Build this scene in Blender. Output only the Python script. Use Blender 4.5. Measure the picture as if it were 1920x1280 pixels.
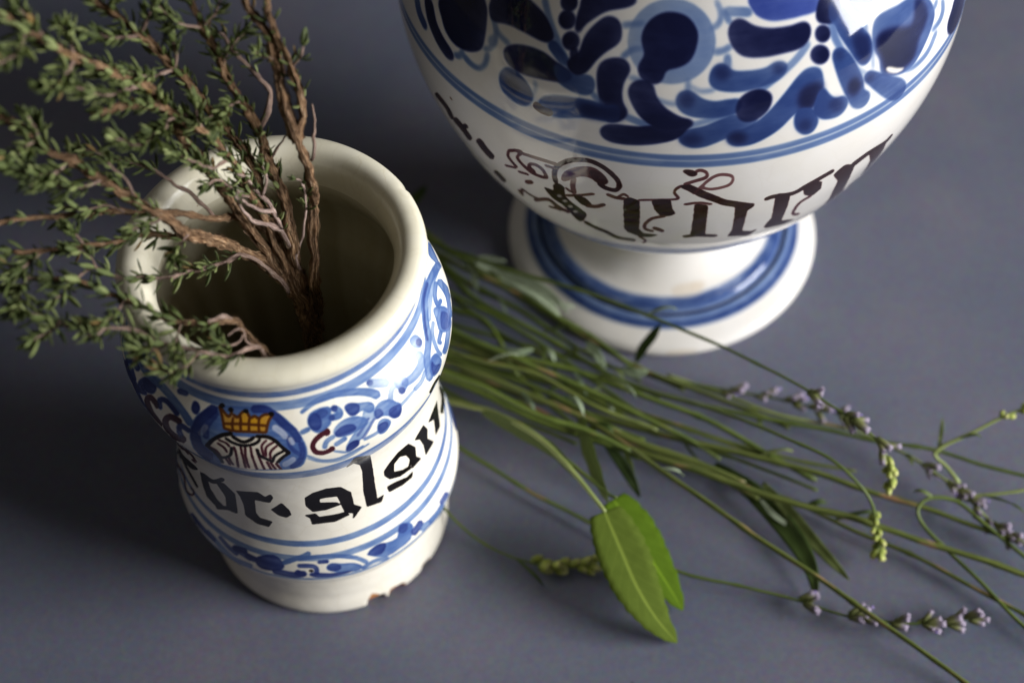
import bpy, bmesh, math, random
import numpy as np
from mathutils import Vector, Matrix

scene = bpy.context.scene
for o in list(bpy.data.objects):
    bpy.data.objects.remove(o, do_unlink=True)
random.seed(7)
rng = np.random.default_rng(7)

# ------------------------------------------------------------------ camera
cam_data = bpy.data.cameras.new('camera')
cam = bpy.data.objects.new('camera', cam_data)
scene.collection.objects.link(cam)
cam_data.sensor_width = 36.0
cam_data.lens = 60.0
cam_data.clip_start = 0.01
cam_data.clip_end = 50.0
right = Vector((0.99844106, -0.04563228, -0.03214257))
upv = Vector((0.05581622, 0.81627071, 0.57496668))
fwd = Vector((0.0, 0.57586441, -0.81754521))
cam.matrix_world = Matrix(((right.x, upv.x, -fwd.x, 0.0), (right.y, upv.y, -fwd.y, 0.0), (right.z, upv.z, -fwd.z, 0.558495), (0, 0, 0, 1)))
cam_data.dof.use_dof = True
cam_data.dof.focus_distance = 0.537
cam_data.dof.aperture_fstop = 5.9
scene.camera = cam

# ------------------------------------------------------------------ light: one window, dim room
world = bpy.data.worlds.new('World')
scene.world = world
world.use_nodes = True
bg = world.node_tree.nodes['Background']
bg.inputs[0].default_value = (1.0, 0.93, 0.86, 1)
bg.inputs[1].default_value = 0.07
win_data = bpy.data.lights.new('window_light', 'AREA')
win = bpy.data.objects.new('window_light', win_data)
scene.collection.objects.link(win)
win_data.shape = 'RECTANGLE'
win_data.size = 1.15
win_data.size_y = 1.15
win_data.energy = 108.0
win_data.color = (0.985, 0.99, 1.0)
wp = Vector((2.02, -0.22, 0.72))
win.location = wp
win.rotation_euler = (Vector((0.0, 0.36, 0.10)) - wp).to_track_quat('-Z', 'Y').to_euler()

scene.view_settings.view_transform = 'Standard'
scene.view_settings.look = 'None'
scene.view_settings.exposure = 0.0
scene.view_settings.gamma = 1.0
scene.view_settings.use_curve_mapping = False
scene.render.engine = 'CYCLES'
scene.cycles.use_denoising = True
scene.cycles.max_bounces = 8
scene.cycles.caustics_reflective = False
scene.cycles.caustics_refractive = False

JC = (-0.07099186, 0.32108496)
VC = (0.06449661, 0.44479415)

# ------------------------------------------------------------------ data traced as surface coordinates / metres
# pottery outlines (height, radius) in millimetres
JAR_PROFILE = [[0,42.4],[0.6,43.2],[2.5,43.7],[5,43.4],[7.5,42.6],[10,42.1],[15,41.7],[21,41.7],[26,42.6],[29,44.4],[32,46.8],[35,48.6],[38.5,49.6],[43,49.8],[49,48.8],[55,47.5],[60,46.5],[66,45.8],[74,45.4],[84,45.5],[92,45.9],[98,46.6],[103,47.8],[107.5,49.5],[111,50.7],[115,51.6],[119.5,52.3],[124,52.4],[128,51.7],[131.5,50.3],[134.5,48.3],[137,46.5],[139.5,45.1],[143,44.4],[147,44.9],[150.5,46.0],[152.5,46.9],[154.5,47.2],[156.5,46.6],[158,45.0],[158.6,42.6],[158,40.2],[156,38.3],[153,37.1],[149,36.7],[143,37.2],[136,39.5],[125,44],[115,44],[104,40.5],[80,38.8],[50,41],[40,41.5],[25,37],[12,34],[9,28],[8.5,0]]
VASE_PROFILE = [[0,62.5],[1,63.3],[3,63.5],[5,62.3],[6.5,60],[8,57],[9.6,54.3],[10.6,52.4],[11.0,51.4],[10.2,50.6],[9.8,50.0],[11.6,49.3],[13.0,48.2],[13.8,46.6],[14.6,44.3],[16.5,41],[19.5,38],[24,35.2],[29,33.6],[36,33],[41,33.6],[45,36],[48,41],[52,48],[56,53.2],[61,58.6],[66,63.2],[72,68.2],[80,74],[90,79.8],[100,84.7],[110,88.6],[120,92.2],[130,95],[140,96.9],[150,97.7],[160,97.3],[170,95.7],[180,92.6],[190,88.0],[200,81.6],[210,73.4],[220,63.5],[228,55],[234,49.5],[240,46.5],[250,44],[260,45.5],[265,48.5],[267,50.5],[269,50.8],[270,49],[268,46],[262,42],[250,40],[240,42],[228,54],[205,76],[170,90],[130,89],[100,78],[75,62],[60,45],[54,25],[53,0]]
# brush strokes: colour, opacity, outline as steps (angle round the axis in 0.01 deg, height along the wall in 0.01 mm)
PAINT_JAR = [
["b",0.92,[-11059,14439,-275,-114,-244,-143,-204,-161,-156,-179,-93,-194,-58,-211,-34,-218,-13,-246,-11,-323,-14,-388,35,-352,110,-244,173,-105,246,14,288,49,327,78,373,92,371,70,336,42,325,31,339,25,300,12,204,6,155,38,125,70,106,157,119,288,87,294,23,243,-19,220,-55,200,-75,175,-70,135,-88,131,-136,163,-158,155,-159,119,-168,99,-177,102,-191,71,-202,-9,-231,-36,-294,-14,-318,-28,-304,-42]],
["d",0.7,[-11414,14397,-173,-172,-171,-180,-140,-194,-89,-199,-61,-210,-36,-226,-18,-250,-5,-285,4,-326,42,-310,84,-246,50,-290,380,456,178,522,-113,160,-116,129,-75,123,-38,142,-19,154,1,147,21,139,44,141,65,136,108,143,156,159,167,161,-30,175]],
["d",0.55,[-11271,14218,-66,-106,-71,-110,-69,-113,-59,-112,-44,-110,-24,-106,-5,-96,5,-83,6,-74,-3,-80,96,-38,104,113,2,83,-7,75,-5,64,3,61,16,66,35,84,54,98,67,106,72,110,68,105,-50,89]],
["d",0.6,[-9770,14396,140,15,125,12,106,-12,121,-55,134,-86,116,-89,81,-76,68,-82,83,-92,102,-87,95,-75,68,-72,41,-82,32,-104,34,-116,136,-45,90,126,-32,115,-37,117,-61,119,-94,103,-101,83,-86,73,-66,76,-70,89,-97,97,-128,105,-151,112,-166,91,-175,29,-158,-16,-145,-18,-101,-147]],
["d",0.5,[-8332,13302,11,-122,9,-121,-8,-112,-31,-122,-49,-133,-60,-119,-78,-96,-106,-93,-113,-109,-35,-210,69,-106,118,129,121,125,112,155,88,185,64,185,42,173,12,156,-9,138,-9,121,-79,46]],
["d",0.4,[-8663,13590,-10,-89,-11,-95,4,-103,26,-101,41,-97,49,-94,58,-90,65,-87,63,-90,59,24,11,91,-64,85,-62,77,-51,75,-43,79,-34,79,-21,76,-2,78,11,86,11,88,-46,39]],
["w",0.33,[-9114,13870,51,-36,52,-37,49,-36,44,-35,34,-30,24,-28,17,-26,17,-28,17,-32,19,-34,107,-5,47,100,-17,30,-17,30,-20,34,-26,37,-34,39,-43,40,-49,39,-52,38,-51,37,-51,37,-109,-32]],
["w",0.3,[-8625,13506,14,-39,13,-40,14,-41,13,-41,13,-42,65,-17,41,65,-13,42,-14,40,-13,40,-13,40,-14,38,-67,15]],
["w",0.3,[-8947,12181,46,40,48,37,48,36,47,37,44,38,40,38,35,38,30,36,26,31,27,30,16,159,-79,54,-28,-28,-27,-28,-25,-28,-26,-26,-28,-25,-35,-25,-41,-29,-45,-30,-47,-31,-46,-32,-43,-182]],
["w",0.15,[-11662,13268,47,78,46,74,43,71,42,68,41,66,-39,79,-103,-26,-39,-65,-41,-68,-42,-70,-44,-73,-46,-76,29,-95]],
["c",1,[-11483,12874,96,151,85,130,81,119,105,92,101,83,98,79,111,43,106,39,106,37,37,-28,36,-28,34,-28,90,5,87,5,87,3,124,6,121,4,119,1,54,21,52,19,52,20,122,-4,118,-6,117,-8,91,-44,87,-45,86,-47,96,-107,91,-111,88,-118,42,-59,39,-59,39,-61,-146,-140,-146,-155,-150,-181,10,-144,7,-156,5,-173,-369,0,-371,-52,-393,-113,-179,0,-180,-14,-186,-29,-147,6,-148,-6,-153,-17,55,213,45,187,33,162,-68,100,-69,88,-72,82,-57,88,-58,79]],
["m",0.9,[-10541,13141,10,-52,10,-48,9,-50,7,-61,2,-85,-5,-119,-14,-157,-25,-192,-38,-232,-51,-260,28,-29,51,90,47,252,34,221,23,189,12,154,4,119,-4,87,-7,64,-10,52,-10,46,-11,49,-36,5]],
["m",0.9,[-10304,13192,5,-65,3,-65,3,-68,3,-79,1,-96,-1,-122,-6,-152,-11,-176,-20,-206,-31,-231,32,-21,45,89,27,223,17,196,9,172,4,145,0,117,-2,94,-3,77,-3,66,-4,64,-6,64,-33,12]],
["m",0.9,[-10148,13222,-6,-87,-9,-92,-10,-99,-10,-106,-8,-117,-5,-126,-4,-135,-4,-146,-9,-161,-17,-181,34,-15,42,89,14,175,6,154,2,137,2,125,4,116,7,106,9,101,9,95,9,92,6,87,-30,19]],
["m",0.9,[-9968,13239,4,-84,2,-87,1,-94,2,-102,2,-115,3,-132,3,-148,0,-166,-6,-189,-13,-210,33,-15,40,88,11,203,3,182,-3,158,-4,142,-4,124,-3,108,-1,97,-2,90,-2,86,-5,84,-32,14]],
["m",0.9,[-9775,13160,14,-89,11,-94,10,-100,9,-107,7,-115,8,-121,7,-128,6,-135,2,-150,-2,-166,34,-12,36,87,0,159,-4,144,-7,130,-8,122,-9,115,-8,109,-9,102,-11,98,-12,92,-13,88,-35,10]],
["m",0.9,[-10823,12512,11,-93,9,-98,5,-108,2,-118,-2,-127,44,17,44,106,-2,119,-6,108,-8,99,-12,93,-13,88,-40,-11]],
["m",0.9,[-10937,12363,7,-82,4,-88,2,-95,-1,-100,-2,-103,46,21,47,112,-1,100,-3,92,-5,85,-7,81,-10,75,-42,-15]],
["m",0.9,[-9520,12525,13,-96,12,-102,10,-111,8,-120,7,-128,36,-6,31,87,-8,124,-10,114,-11,106,-13,99,-14,93,-35,4]],
["m",0.9,[-9402,12476,19,-90,18,-96,17,-102,16,-111,15,-116,38,4,26,89,-16,112,-17,105,-18,98,-19,90,-21,86,-37,-3]],
["m",0.9,[-9237,12420,21,-82,20,-88,19,-96,18,-101,18,-105,38,7,23,89,-18,102,-19,97,-20,88,-21,84,-22,80,-37,-5]],
["m",0.9,[-11042,13265,56,-7,59,-6,56,-8,49,-10,39,-14,25,-19,17,-21,13,-26,13,-30,16,-30,40,10,18,48,-15,27,-13,28,-17,30,-24,29,-34,24,-46,16,-53,12,-58,8,-59,6,-56,7,-34,-33]],
["m",0.9,[-11113,13123,49,-23,50,-23,48,-24,43,-25,33,-28,23,-31,15,-33,12,-37,11,-42,13,-41,39,9,25,57,-12,40,-12,38,-14,40,-19,39,-29,35,-38,31,-46,27,-50,23,-51,23,-49,22,-39,-30]],
["m",0.9,[-11423,12824,50,-13,50,-11,47,-14,42,-20,34,-31,25,-47,18,-65,13,-78,10,-86,10,-88,44,18,36,85,-13,80,-12,81,-15,77,-23,66,-31,53,-42,35,-48,21,-50,14,-50,11,-49,13,-43,-45]],
["m",0.9,[-9373,13549,-42,-39,-47,-37,-48,-43,-43,-53,-30,-68,-11,-81,3,-90,8,-97,8,-102,3,-105,32,-17,30,42,-4,105,-8,102,-9,91,-2,80,8,61,21,47,33,40,43,39,48,38,45,42,-2,38]],
["m",0.9,[-9122,13495,-63,-39,-69,-37,-68,-42,-63,-50,-50,-62,-30,-76,-14,-83,-5,-85,-4,-87,-9,-89,27,-27,34,35,9,91,4,88,4,78,11,66,21,55,38,46,54,44,65,39,69,40,65,40,6,39]],
["m",0.9,[-9044,13351,-55,-48,-58,-50,-59,-54,-53,-57,-42,-65,-27,-69,-13,-72,-5,-70,-3,-67,-8,-71,27,-30,33,38,8,74,4,68,4,61,9,53,18,49,34,51,48,53,56,52,59,51,56,51,1,41]],
["k",0.92,[-11105,12347,72,29,74,28,80,54,84,79,84,98,72,119,43,130,21,123,17,109,-31,24,-38,-36,-17,-111,-20,-114,-30,-94,-46,-74,-64,-71,-65,-59,-61,-38,-65,-22,-69,-26,-47,-83]],
["k",0.92,[-9757,13160,10,-89,9,-99,24,-96,45,-68,55,-46,61,-48,73,-66,82,-75,81,-80,46,43,5,82,-82,76,-83,69,-73,61,-62,45,-48,37,-32,43,-17,68,-8,87,-10,88,-42,15]],
["k",0.92,[-8822,13130,-73,-37,-78,-38,-76,-40,-72,-47,-60,-52,-45,-65,-31,-70,-21,-71,-17,-69,-22,-69,14,-53,38,22,23,76,19,72,18,60,22,53,32,47,51,47,67,44,75,41,78,40,74,38,12,46]],
["k",0.92,[-10565,13514,49,-27,51,-29,59,-27,74,-28,83,-28,90,-10,93,22,90,39,76,41,60,41,44,42,42,39,-4,49,-48,7,-42,-37,-38,-36,-46,-32,-67,-35,-78,-33,-71,-17,-70,8,-74,25,-70,26,-55,24,-48,27,-50,27,-49,-26]],
["k",0.92,[-10803,13400,76,-36,77,-38,83,-34,92,-30,98,-25,99,-14,100,3,100,14,96,23,98,31,95,39,84,43,63,51,45,52,42,47,-7,43,-43,3,-42,-47,-39,-45,-48,-38,-72,-36,-88,-35,-91,-28,-90,-20,-92,-13,-90,-2,-91,13,-93,23,-88,28,-79,31,-76,36,-77,35,-43,-27]],
["k",0.92,[-11477,12824,105,160,94,139,89,111,93,90,96,77,100,63,107,48,115,38,119,37,31,63,-47,40,-118,-35,-121,-38,-119,-53,-112,-69,-106,-82,-103,-100,-99,-122,-96,-141,-102,-154,-1,-95]],
["k",0.92,[-9705,13589,123,5,120,2,106,-11,87,-27,77,-40,80,-62,93,-106,96,-139,78,-125,55,-73,39,-43,36,-41,53,23,8,75,-37,39,-35,36,-48,63,-77,116,-97,138,-100,111,-91,68,-90,45,-102,31,-119,13,-125,-3,-124,-5,-35,-46]],
["k",0.92,[-8698,13023,-50,-33,-50,-34,-52,-36,-51,-40,-49,-44,-47,-50,-45,-54,-43,-57,-42,-60,-43,-61,-5,-85,42,-17,44,65,43,64,42,58,42,54,43,48,46,43,49,40,50,37,52,36,50,35,12,62]],
["k",0.92,[-11521,12796,72,-64,70,-69,62,-77,58,-95,50,-106,30,-109,5,-108,-13,-118,-17,-133,50,11,63,132,13,123,8,119,-13,114,-38,109,-55,101,-62,89,-67,73,-73,63,-75,59,-53,-42]],
["y",0.95,[-11085,14383,57,-106,54,-102,55,-100,26,-102,23,-100,24,-100,122,-10,118,-11,117,-13,182,18,176,12,174,9,206,5,198,0,196,-6,36,113,35,110,36,110,62,79,62,77,63,78,-123,-13,-119,-13,-120,-16,-58,-34,-57,-32,-56,-33,-45,27,-44,26,-45,26,-57,-24,-56,-23,-55,-23,-46,62,-45,61,-45,61,-39,0,-37,1,-38,0,-68,-69,-65,-67,-63,-68,-68,16,-66,14,-67,15,-47,-24,-46,-24,-46,-23,-133,75,-133,71]],
["n",0.85,[-11138,14413,36,-73,37,-74,36,-72,35,-70,29,-65,23,-62,18,-59,15,-58,15,-59,15,-59,37,-9,28,30,-16,59,-14,58,-15,60,-18,61,-24,64,-29,68,-34,71,-35,73,-37,74,-34,74,-42,3]],
["n",0.85,[-10882,13735,123,-11,124,-13,142,-4,166,10,181,17,187,12,195,5,203,0,200,-6,28,31,-20,32,-202,6,-204,0,-196,-5,-189,-12,-180,-16,-161,-10,-135,4,-121,13,-124,11,-33,-30]],
["n",0.85,[-9324,13771,20,68,18,69,19,68,22,64,26,58,33,53,38,50,42,48,44,50,44,50,-12,36,-44,0,-43,-50,-44,-49,-44,-51,-41,-55,-36,-59,-28,-64,-23,-68,-19,-70,-18,-69,-19,-67,26,-28]],
["n",0.85,[-11133,14402,84,-60,82,-61,76,-52,69,-48,69,-41,87,1,55,71,33,95,33,91,-27,29,-45,-18,-32,-92,-30,-88,-22,-37,-16,7,-54,35,-67,48,-74,51,-82,61,-81,63,-47,-14]],
["n",0.85,[-10570,14235,58,-35,65,-37,89,-1,77,69,68,92,56,59,37,7,46,-11,56,-11,37,26,-12,37,-55,12,-64,12,-84,-22,-75,-76,-67,-91,-48,-48,-28,5,-50,32,-58,35,-44,-15]],
["n",0.85,[-10040,14383,34,-72,36,-75,57,-54,83,17,62,45,35,18,24,-18,43,-45,70,-27,70,36,52,51,63,38,99,19,126,11,127,10,25,33,-26,29,-128,-9,-130,-11,-116,-24,-85,-50,-53,-52,-24,-19,-21,14,-40,44,-68,34,-79,-31,-58,-42,-21,-11,-23,29,-32,69,-33,73,-44,5]],
["n",0.85,[-10858,13888,157,26,157,22,154,18,139,15,136,12,158,8,199,-1,221,-9,218,-16,27,27,-16,30,-221,16,-222,10,-201,0,-162,-7,-137,-12,-140,-15,-154,-18,-158,-23,-159,-26,-21,-33]],
["n",0.85,[-10572,14164,-3,-43,-5,-44,-3,-44,-3,-45,1,-46,5,-44,8,-44,9,-43,10,-42,8,-42,32,-10,26,26,-8,43,-9,42,-9,42,-7,41,-5,41,0,41,3,43,4,43,4,44,4,44,-29,17]],
["n",0.85,[-10295,14247,1,-53,2,-53,2,-53,2,-52,2,-51,1,-50,1,-48,2,-47,1,-48,1,-48,32,-16,32,24,-1,48,-1,47,-1,48,-1,48,-1,49,-1,51,-2,52,-1,53,-1,54,-1,53,-34,17]],
["n",0.85,[-9961,14211,-7,-43,-7,-43,-7,-44,-5,-44,-3,-45,0,-45,2,-44,3,-44,4,-42,3,-43,36,-17,33,26,-3,44,-3,43,-3,42,-2,42,0,41,4,42,5,42,7,43,7,43,7,44,-32,23]],
["n",0.85,[-9600,14230,-8,-43,-9,-42,-9,-43,-7,-44,-4,-47,0,-48,2,-48,5,-49,5,-49,3,-48,33,-16,30,25,-4,48,-4,49,-4,48,-2,46,0,44,4,43,7,41,9,42,9,42,9,43,-28,23]],
["k",0.9,[-10882,14504,-4,-20,-9,-20,-16,-18,-20,-16,-25,-12,-26,-8,-26,-3,-25,2,-21,6,-18,11,-11,15,-4,18,2,19,11,21,16,19,22,18,25,13,28,9,27,4,24,-2,21,-9,16,-12,10,-16]],
["k",0.9,[-10540,14423,-4,-19,-9,-18,-15,-17,-20,-14,-23,-10,-25,-7,-26,-2,-24,3,-21,8,-17,11,-10,15,-5,17,3,18,9,19,16,17,20,15,24,12,26,7,26,2,24,-4,21,-8,16,-12,10,-16]],
["k",0.9,[-9964,14439,-5,-19,-10,-17,-16,-16,-20,-12,-23,-9,-25,-5,-25,1,-23,4,-20,9,-15,13,-10,15,-3,18,4,19,10,18,17,16,21,14,24,10,26,5,25,0,23,-5,19,-11,14,-14,9,-16]],
["k",0.9,[-9023,14354,-5,-17,-11,-16,-17,-13,-20,-10,-23,-6,-25,-2,-23,4,-22,7,-18,11,-14,14,-7,17,-1,18,5,17,11,16,16,14,21,11,24,6,24,1,24,-3,22,-8,18,-12,13,-14,7,-17]],
["d",0.75,[-12145,14275,48,26,61,-1,55,-18,48,-34,42,-49,23,-56,-6,-68,-25,-74,-32,-55,-36,-24,-43,-4,-43,10,-47,21,-47,35,-31,50,-7,78,12,94]],
["m",0.95,[-7296,13586,-72,-12,-76,-14,-81,-24,-90,-36,-94,-48,-85,-58,-71,-72,-61,-86,-39,-108,-5,-125,23,-134,54,-128,82,-94,99,-62,105,-35,109,3,108,28,103,23,35,131,-63,103,-103,-20,-98,-22,-84,-3,-77,23,-71,38,-44,43,-23,54,-13,74,3,61,20,55,43,62,55,58,68,50,82,43,80,34,70,21,68,13,72,12,36,85]],
["m",1.0,[-7229,13453,-13,-31,-18,-27,-23,-20,-27,-14,-29,-4,-28,5,-26,14,-23,21,-17,27,-10,31,-3,34,4,33,12,30,18,26,24,20,27,12,29,4,29,-5,27,-12,22,-20,17,-27,10,-30,2,-33]],
["m",1.0,[-7219,12709,-8,-36,-13,-31,-18,-23,-22,-14,-23,-3,-23,6,-22,18,-20,25,-14,34,-10,36,-4,37,2,38,9,32,13,28,19,20,21,12,23,3,24,-6,21,-15,19,-23,15,-28,10,-35,3,-38]],
["b",0.75,[-7997,14258,115,56,115,53,124,45,136,38,147,30,158,18,172,2,185,-14,196,-31,216,-51,227,-70,205,-78,175,-81,154,-86,124,-83,84,-74,65,-75,71,-82,181,2,42,155,-79,78,-87,84,-119,89,-153,92,-177,89,-198,83,-227,80,-247,74,-236,52,-214,26,-199,4,-186,-16,-171,-34,-155,-48,-142,-57,-129,-64,-114,-66,-111,-65,-3,-54]],
["b",0.85,[-7855,14027,52,98,95,78,152,50,177,22,186,-3,151,-32,57,-60,-3,-79,-68,-98,-72,-101,14,-83,0,-75,-101,-78,-139,-66,-152,-47,-146,2,-117,101,-81,132,-24,122]],
["d",0.6,[-7840,14024,76,81,118,63,101,13,67,-65,47,-114,17,-109,-23,-93,-50,-89,-61,-56,-73,-14,-85,21,-67,48,-47,92,-29,119]],
["d",0.35,[-7518,14159,62,45,108,32,96,4,76,-39,61,-66,14,-59,-66,-49,-110,-43,-96,-11,-72,44,-59,77]],
["b",0.85,[-6931,14087,59,-47,51,-42,16,-19,1,-12,-1,-11,7,3,-45,1,-101,13,-110,13,-77,-82,60,-97,108,-13,115,-15,116,7,95,66,32,91,-11,92,-54,77,-66,56,-60,50,-122,-22]],
["d",0.5,[-6748,14098,-12,-20,-18,-16,-24,-10,-26,-6,-29,1,-28,6,-26,12,-22,16,-17,20,-11,22,-3,23,4,22,12,20,18,17,24,11,27,6,29,-1,29,-6,26,-12,23,-17,16,-21,10,-22,3,-23]],
["d",0.4,[-6941,13857,-10,-19,-16,-15,-20,-11,-23,-7,-24,0,-25,5,-22,10,-19,14,-15,19,-9,20,-3,21,4,21,10,19,15,16,21,11,23,7,25,0,25,-5,22,-10,20,-15,14,-18,9,-21,2,-21]],
["b",0.8,[-6482,14046,98,32,135,-1,130,-51,143,-70,184,-57,165,-67,93,-92,35,-95,-36,-86,-72,-60,-84,-7,-89,35,-67,91,-72,85,-105,5,-116,-13,-126,0,-110,25,-60,91,-32,104,-27,76]],
["d",0.6,[-6473,14042,49,39,84,7,88,-16,102,-41,105,-65,58,-69,-18,-74,-63,-77,-72,-51,-82,-16,-92,11,-75,42,-51,93,-33,125]],
["b",0.55,[-5878,13699,-80,-109,-73,-110,-66,-93,-67,-74,-76,-72,-85,-75,-98,-81,-107,-86,-100,-95,-77,-101,-61,-101,-57,-107,30,-248,134,-88,66,102,66,90,73,83,96,83,114,86,114,85,104,80,102,82,105,103,99,123,90,121,90,107,-80,256]],
["d",0.3,[-5664,13261,-69,-51,-68,-54,-66,-55,-64,-57,-60,-56,-56,-55,-52,-54,-51,-55,-49,-58,-50,-61,10,-78,47,-31,48,66,49,61,50,59,51,58,56,58,60,58,63,60,66,57,67,56,67,51,-4,56]],
["d",0.3,[-5870,13381,-60,-48,-60,-52,-58,-52,-56,-51,-53,-46,-51,-41,-49,-36,-48,-34,-48,-35,-48,-38,1,-53,37,-26,47,40,48,36,49,36,50,39,53,43,55,50,56,53,59,54,59,52,59,50,-4,42]],
["b",0.7,[-7082,13476,92,81,134,67,171,42,187,10,178,-37,163,-69,144,-101,94,-114,2,-108,-63,-85,-124,-23,-161,-5,-168,-31,-178,-19,-202,20,-174,44,-86,75,-36,89,-8,82]],
["d",0.6,[-7059,13381,70,49,108,40,115,19,122,-9,127,-30,93,-44,48,-65,14,-79,-21,-62,-67,-32,-102,-15,-110,-3,-121,4,-129,13,-96,29,-52,54,-18,70]],
["d",0.75,[-6847,12392,28,112,65,130,75,85,90,25,100,-12,71,-37,30,-77,2,-108,-29,-95,-77,-65,-107,-53,-94,-24,-73,10,-58,41]],
["b",0.8,[-5424,13566,99,38,118,4,169,-55,159,-92,83,-108,61,-116,87,-92,50,-107,-49,-198,-81,-198,-94,-52,-111,55,-106,168,-106,168,-132,99,-129,60,-107,-5,-77,12,-30,134,18,142,74,86]],
["d",0.6,[-5008,13168,131,-13,166,-52,107,-81,1,-135,-51,-179,-60,-133,-75,-12,-94,61,-83,80,-64,92,-50,105,-24,90,4,77,29,68]],
["d",0.45,[-5560,13434,56,26,73,-3,57,-30,37,-76,24,-108,-10,-82,-74,-30,-110,1,-77,32,-21,84,13,110]],
["b",0.8,[-5566,12962,57,33,68,9,68,-15,67,-47,66,-74,52,-79,34,-80,20,-86,-9,-85,-50,-90,-79,-89,-79,-62,-78,-17,-81,17,-65,56,-43,102,-26,130,-8,117,12,103,31,93]],
["d",0.55,[-5591,12846,84,24,116,-25,88,-51,43,-85,17,-116,-20,-98,-87,-66,-126,-42,-95,21,-43,138,-8,184]],
["b",0.7,[-7482,12870,26,55,25,54,23,47,23,37,25,29,33,23,41,18,48,16,53,15,51,18,22,87,-62,58,-49,-15,-52,-15,-54,-17,-53,-23,-52,-33,-43,-46,-33,-51,-27,-52,-24,-50,-25,-50,27,-103]],
["b",0.7,[-7146,12813,74,27,75,26,74,25,75,23,75,21,21,88,-56,64,-75,-20,-75,-21,-75,-22,-75,-24,-74,-26,-20,-93]],
["b",0.7,[-8146,13606,54,15,53,14,53,14,54,14,53,14,29,70,-60,49,-54,-13,-54,-13,-54,-14,-54,-14,-54,-15,-26,-73]],
["b",0.4,[-4833,13346,39,68,39,68,40,62,40,50,39,35,38,19,41,11,48,7,57,6,57,8,29,86,-86,68,-53,-8,-55,-5,-61,-9,-66,-18,-64,-32,-58,-49,-49,-58,-44,-63,-40,-65,-39,-64,47,-104]],
["b",0.45,[-5354,14216,48,-26,45,-26,48,-27,51,-29,57,-31,63,-35,68,-38,70,-39,70,-40,69,-40,170,51,-20,166,-70,41,-72,42,-72,40,-68,38,-62,35,-54,31,-50,28,-47,28,-48,27,-50,29,-173,-59]],
["d",0.35,[-5151,14272,-16,-17,-23,-12,-27,-6,-29,1,-31,6,-29,13,-25,17,-21,21,-15,24,-7,25,1,24,8,22,16,17,22,13,27,7,30,0,31,-7,30,-13,26,-19,22,-21,14,-25,7,-25,-2,-24]],
["b",0.5,[-4437,13911,79,5,107,-21,98,-44,88,-78,80,-103,40,-95,-25,-70,-66,-57,-78,-44,-88,-38,-100,-24,-76,5,-37,49,-14,76,-10,77,-16,71,-12,71,-4,65,-3,62,5,58]],
["d",0.45,[-4242,13353,-17,-21,-23,-13,-28,-5,-30,4,-31,12,-29,19,-26,25,-20,30,-13,31,-6,32,2,29,11,25,17,19,24,13,28,5,30,-2,31,-11,29,-18,24,-24,20,-29,13,-32,6,-32,-3,-30]],
["b",0.55,[-8164,12675,136,-154,139,-176,161,-161,187,-123,209,-90,234,-36,268,43,291,81,293,49,7,76,-34,69,-292,-47,-286,-78,-258,-42,-224,33,-198,81,-177,109,-151,140,-135,164,-136,146,-34,-24]],
["b",0.4,[-8152,12515,158,-158,161,-189,184,-165,212,-121,235,-84,260,-19,287,82,306,130,311,90,2,65,-30,55,-309,-87,-302,-128,-280,-80,-249,16,-226,80,-205,114,-176,151,-157,174,-158,153,-26,-26]],
["b",0.5,[-7249,12543,65,-52,69,-60,68,-61,65,-58,60,-47,50,-29,43,-15,37,-5,34,-2,36,-8,15,57,-24,63,-37,7,-34,2,-33,4,-36,11,-44,24,-54,40,-62,53,-67,57,-69,58,-65,50,-27,-30]],
["b",0.5,[-6151,12470,71,-3,74,-7,74,-7,70,-7,63,-4,55,0,46,4,42,5,39,6,42,4,8,87,-50,79,-42,-4,-40,-5,-40,-6,-43,-3,-50,-1,-60,3,-68,5,-72,6,-73,5,-71,3,-18,-78]],
["b",0.4,[-3978,13111,-56,-4,-52,-5,-53,-6,-60,-6,-72,-7,-88,-9,-100,-11,-106,-14,-107,-17,-101,-20,-4,-65,51,-55,100,20,107,17,106,14,100,11,89,9,73,7,61,6,54,5,51,4,56,4,5,64]],
["b",0.75,[1277,13723,-486,312,-468,246,-447,182,-405,124,-338,51,-286,-21,-248,-87,-228,-116,-220,-120,-196,-136,-178,-143,-173,-128,-198,-102,-211,-102,-183,-136,-125,-183,-77,-218,-47,-255,162,-273,176,-71,-5,342,49,248,96,185,157,132,201,108,210,117,194,137,183,141,196,120,224,100,239,84,254,45,267,0,288,-44,328,-92,385,-159,445,-248,602,-458,119,56]],
["d",0.4,[-139,14422,-335,71,-324,50,-288,-7,-249,-75,-234,-103,-219,-114,-204,-123,-189,-134,-176,-141,14,-37,43,-13,178,140,188,132,206,118,221,111,237,94,254,61,282,2,312,-47,326,-66,12,32]],
["b",0.5,[905,13847,-349,163,-335,129,-334,90,-329,42,-310,2,-274,-20,-234,-35,-207,-47,-199,-54,8,-78,99,-54,199,50,207,42,232,28,273,13,303,-9,311,-44,313,-90,328,-135,354,-177,49,52]],
["b",0.9,[2466,13463,12,-125,-265,81,-254,39,-260,2,-262,-20,-175,1,-62,76,16,111,51,99,47,104,71,104,133,45,282,-77,367,-185]],
["b",0.9,[-1036,13986,159,-103,168,-184,131,-196,60,-176,23,-184,-10,-173,-55,-168,-104,-138,-231,83,-311,264,-260,250,-136,181,11,125,100,108,117,92,103,103,111,95]],
["d",0.4,[-894,13609,115,-125,99,-227,69,-225,-54,-116,-151,-31,-178,59,-206,161,-182,185,-62,136,121,106,231,78]],
["b",0.85,[196,13900,-73,-111,-62,-116,-54,-103,-44,-74,-45,-53,-88,-48,-157,-54,-192,-61,-178,-82,214,-371,256,-239,82,196,175,84,148,81,287,-138,-49,211,127,21,-34,228,9,185,42,143,-148,221]],
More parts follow.
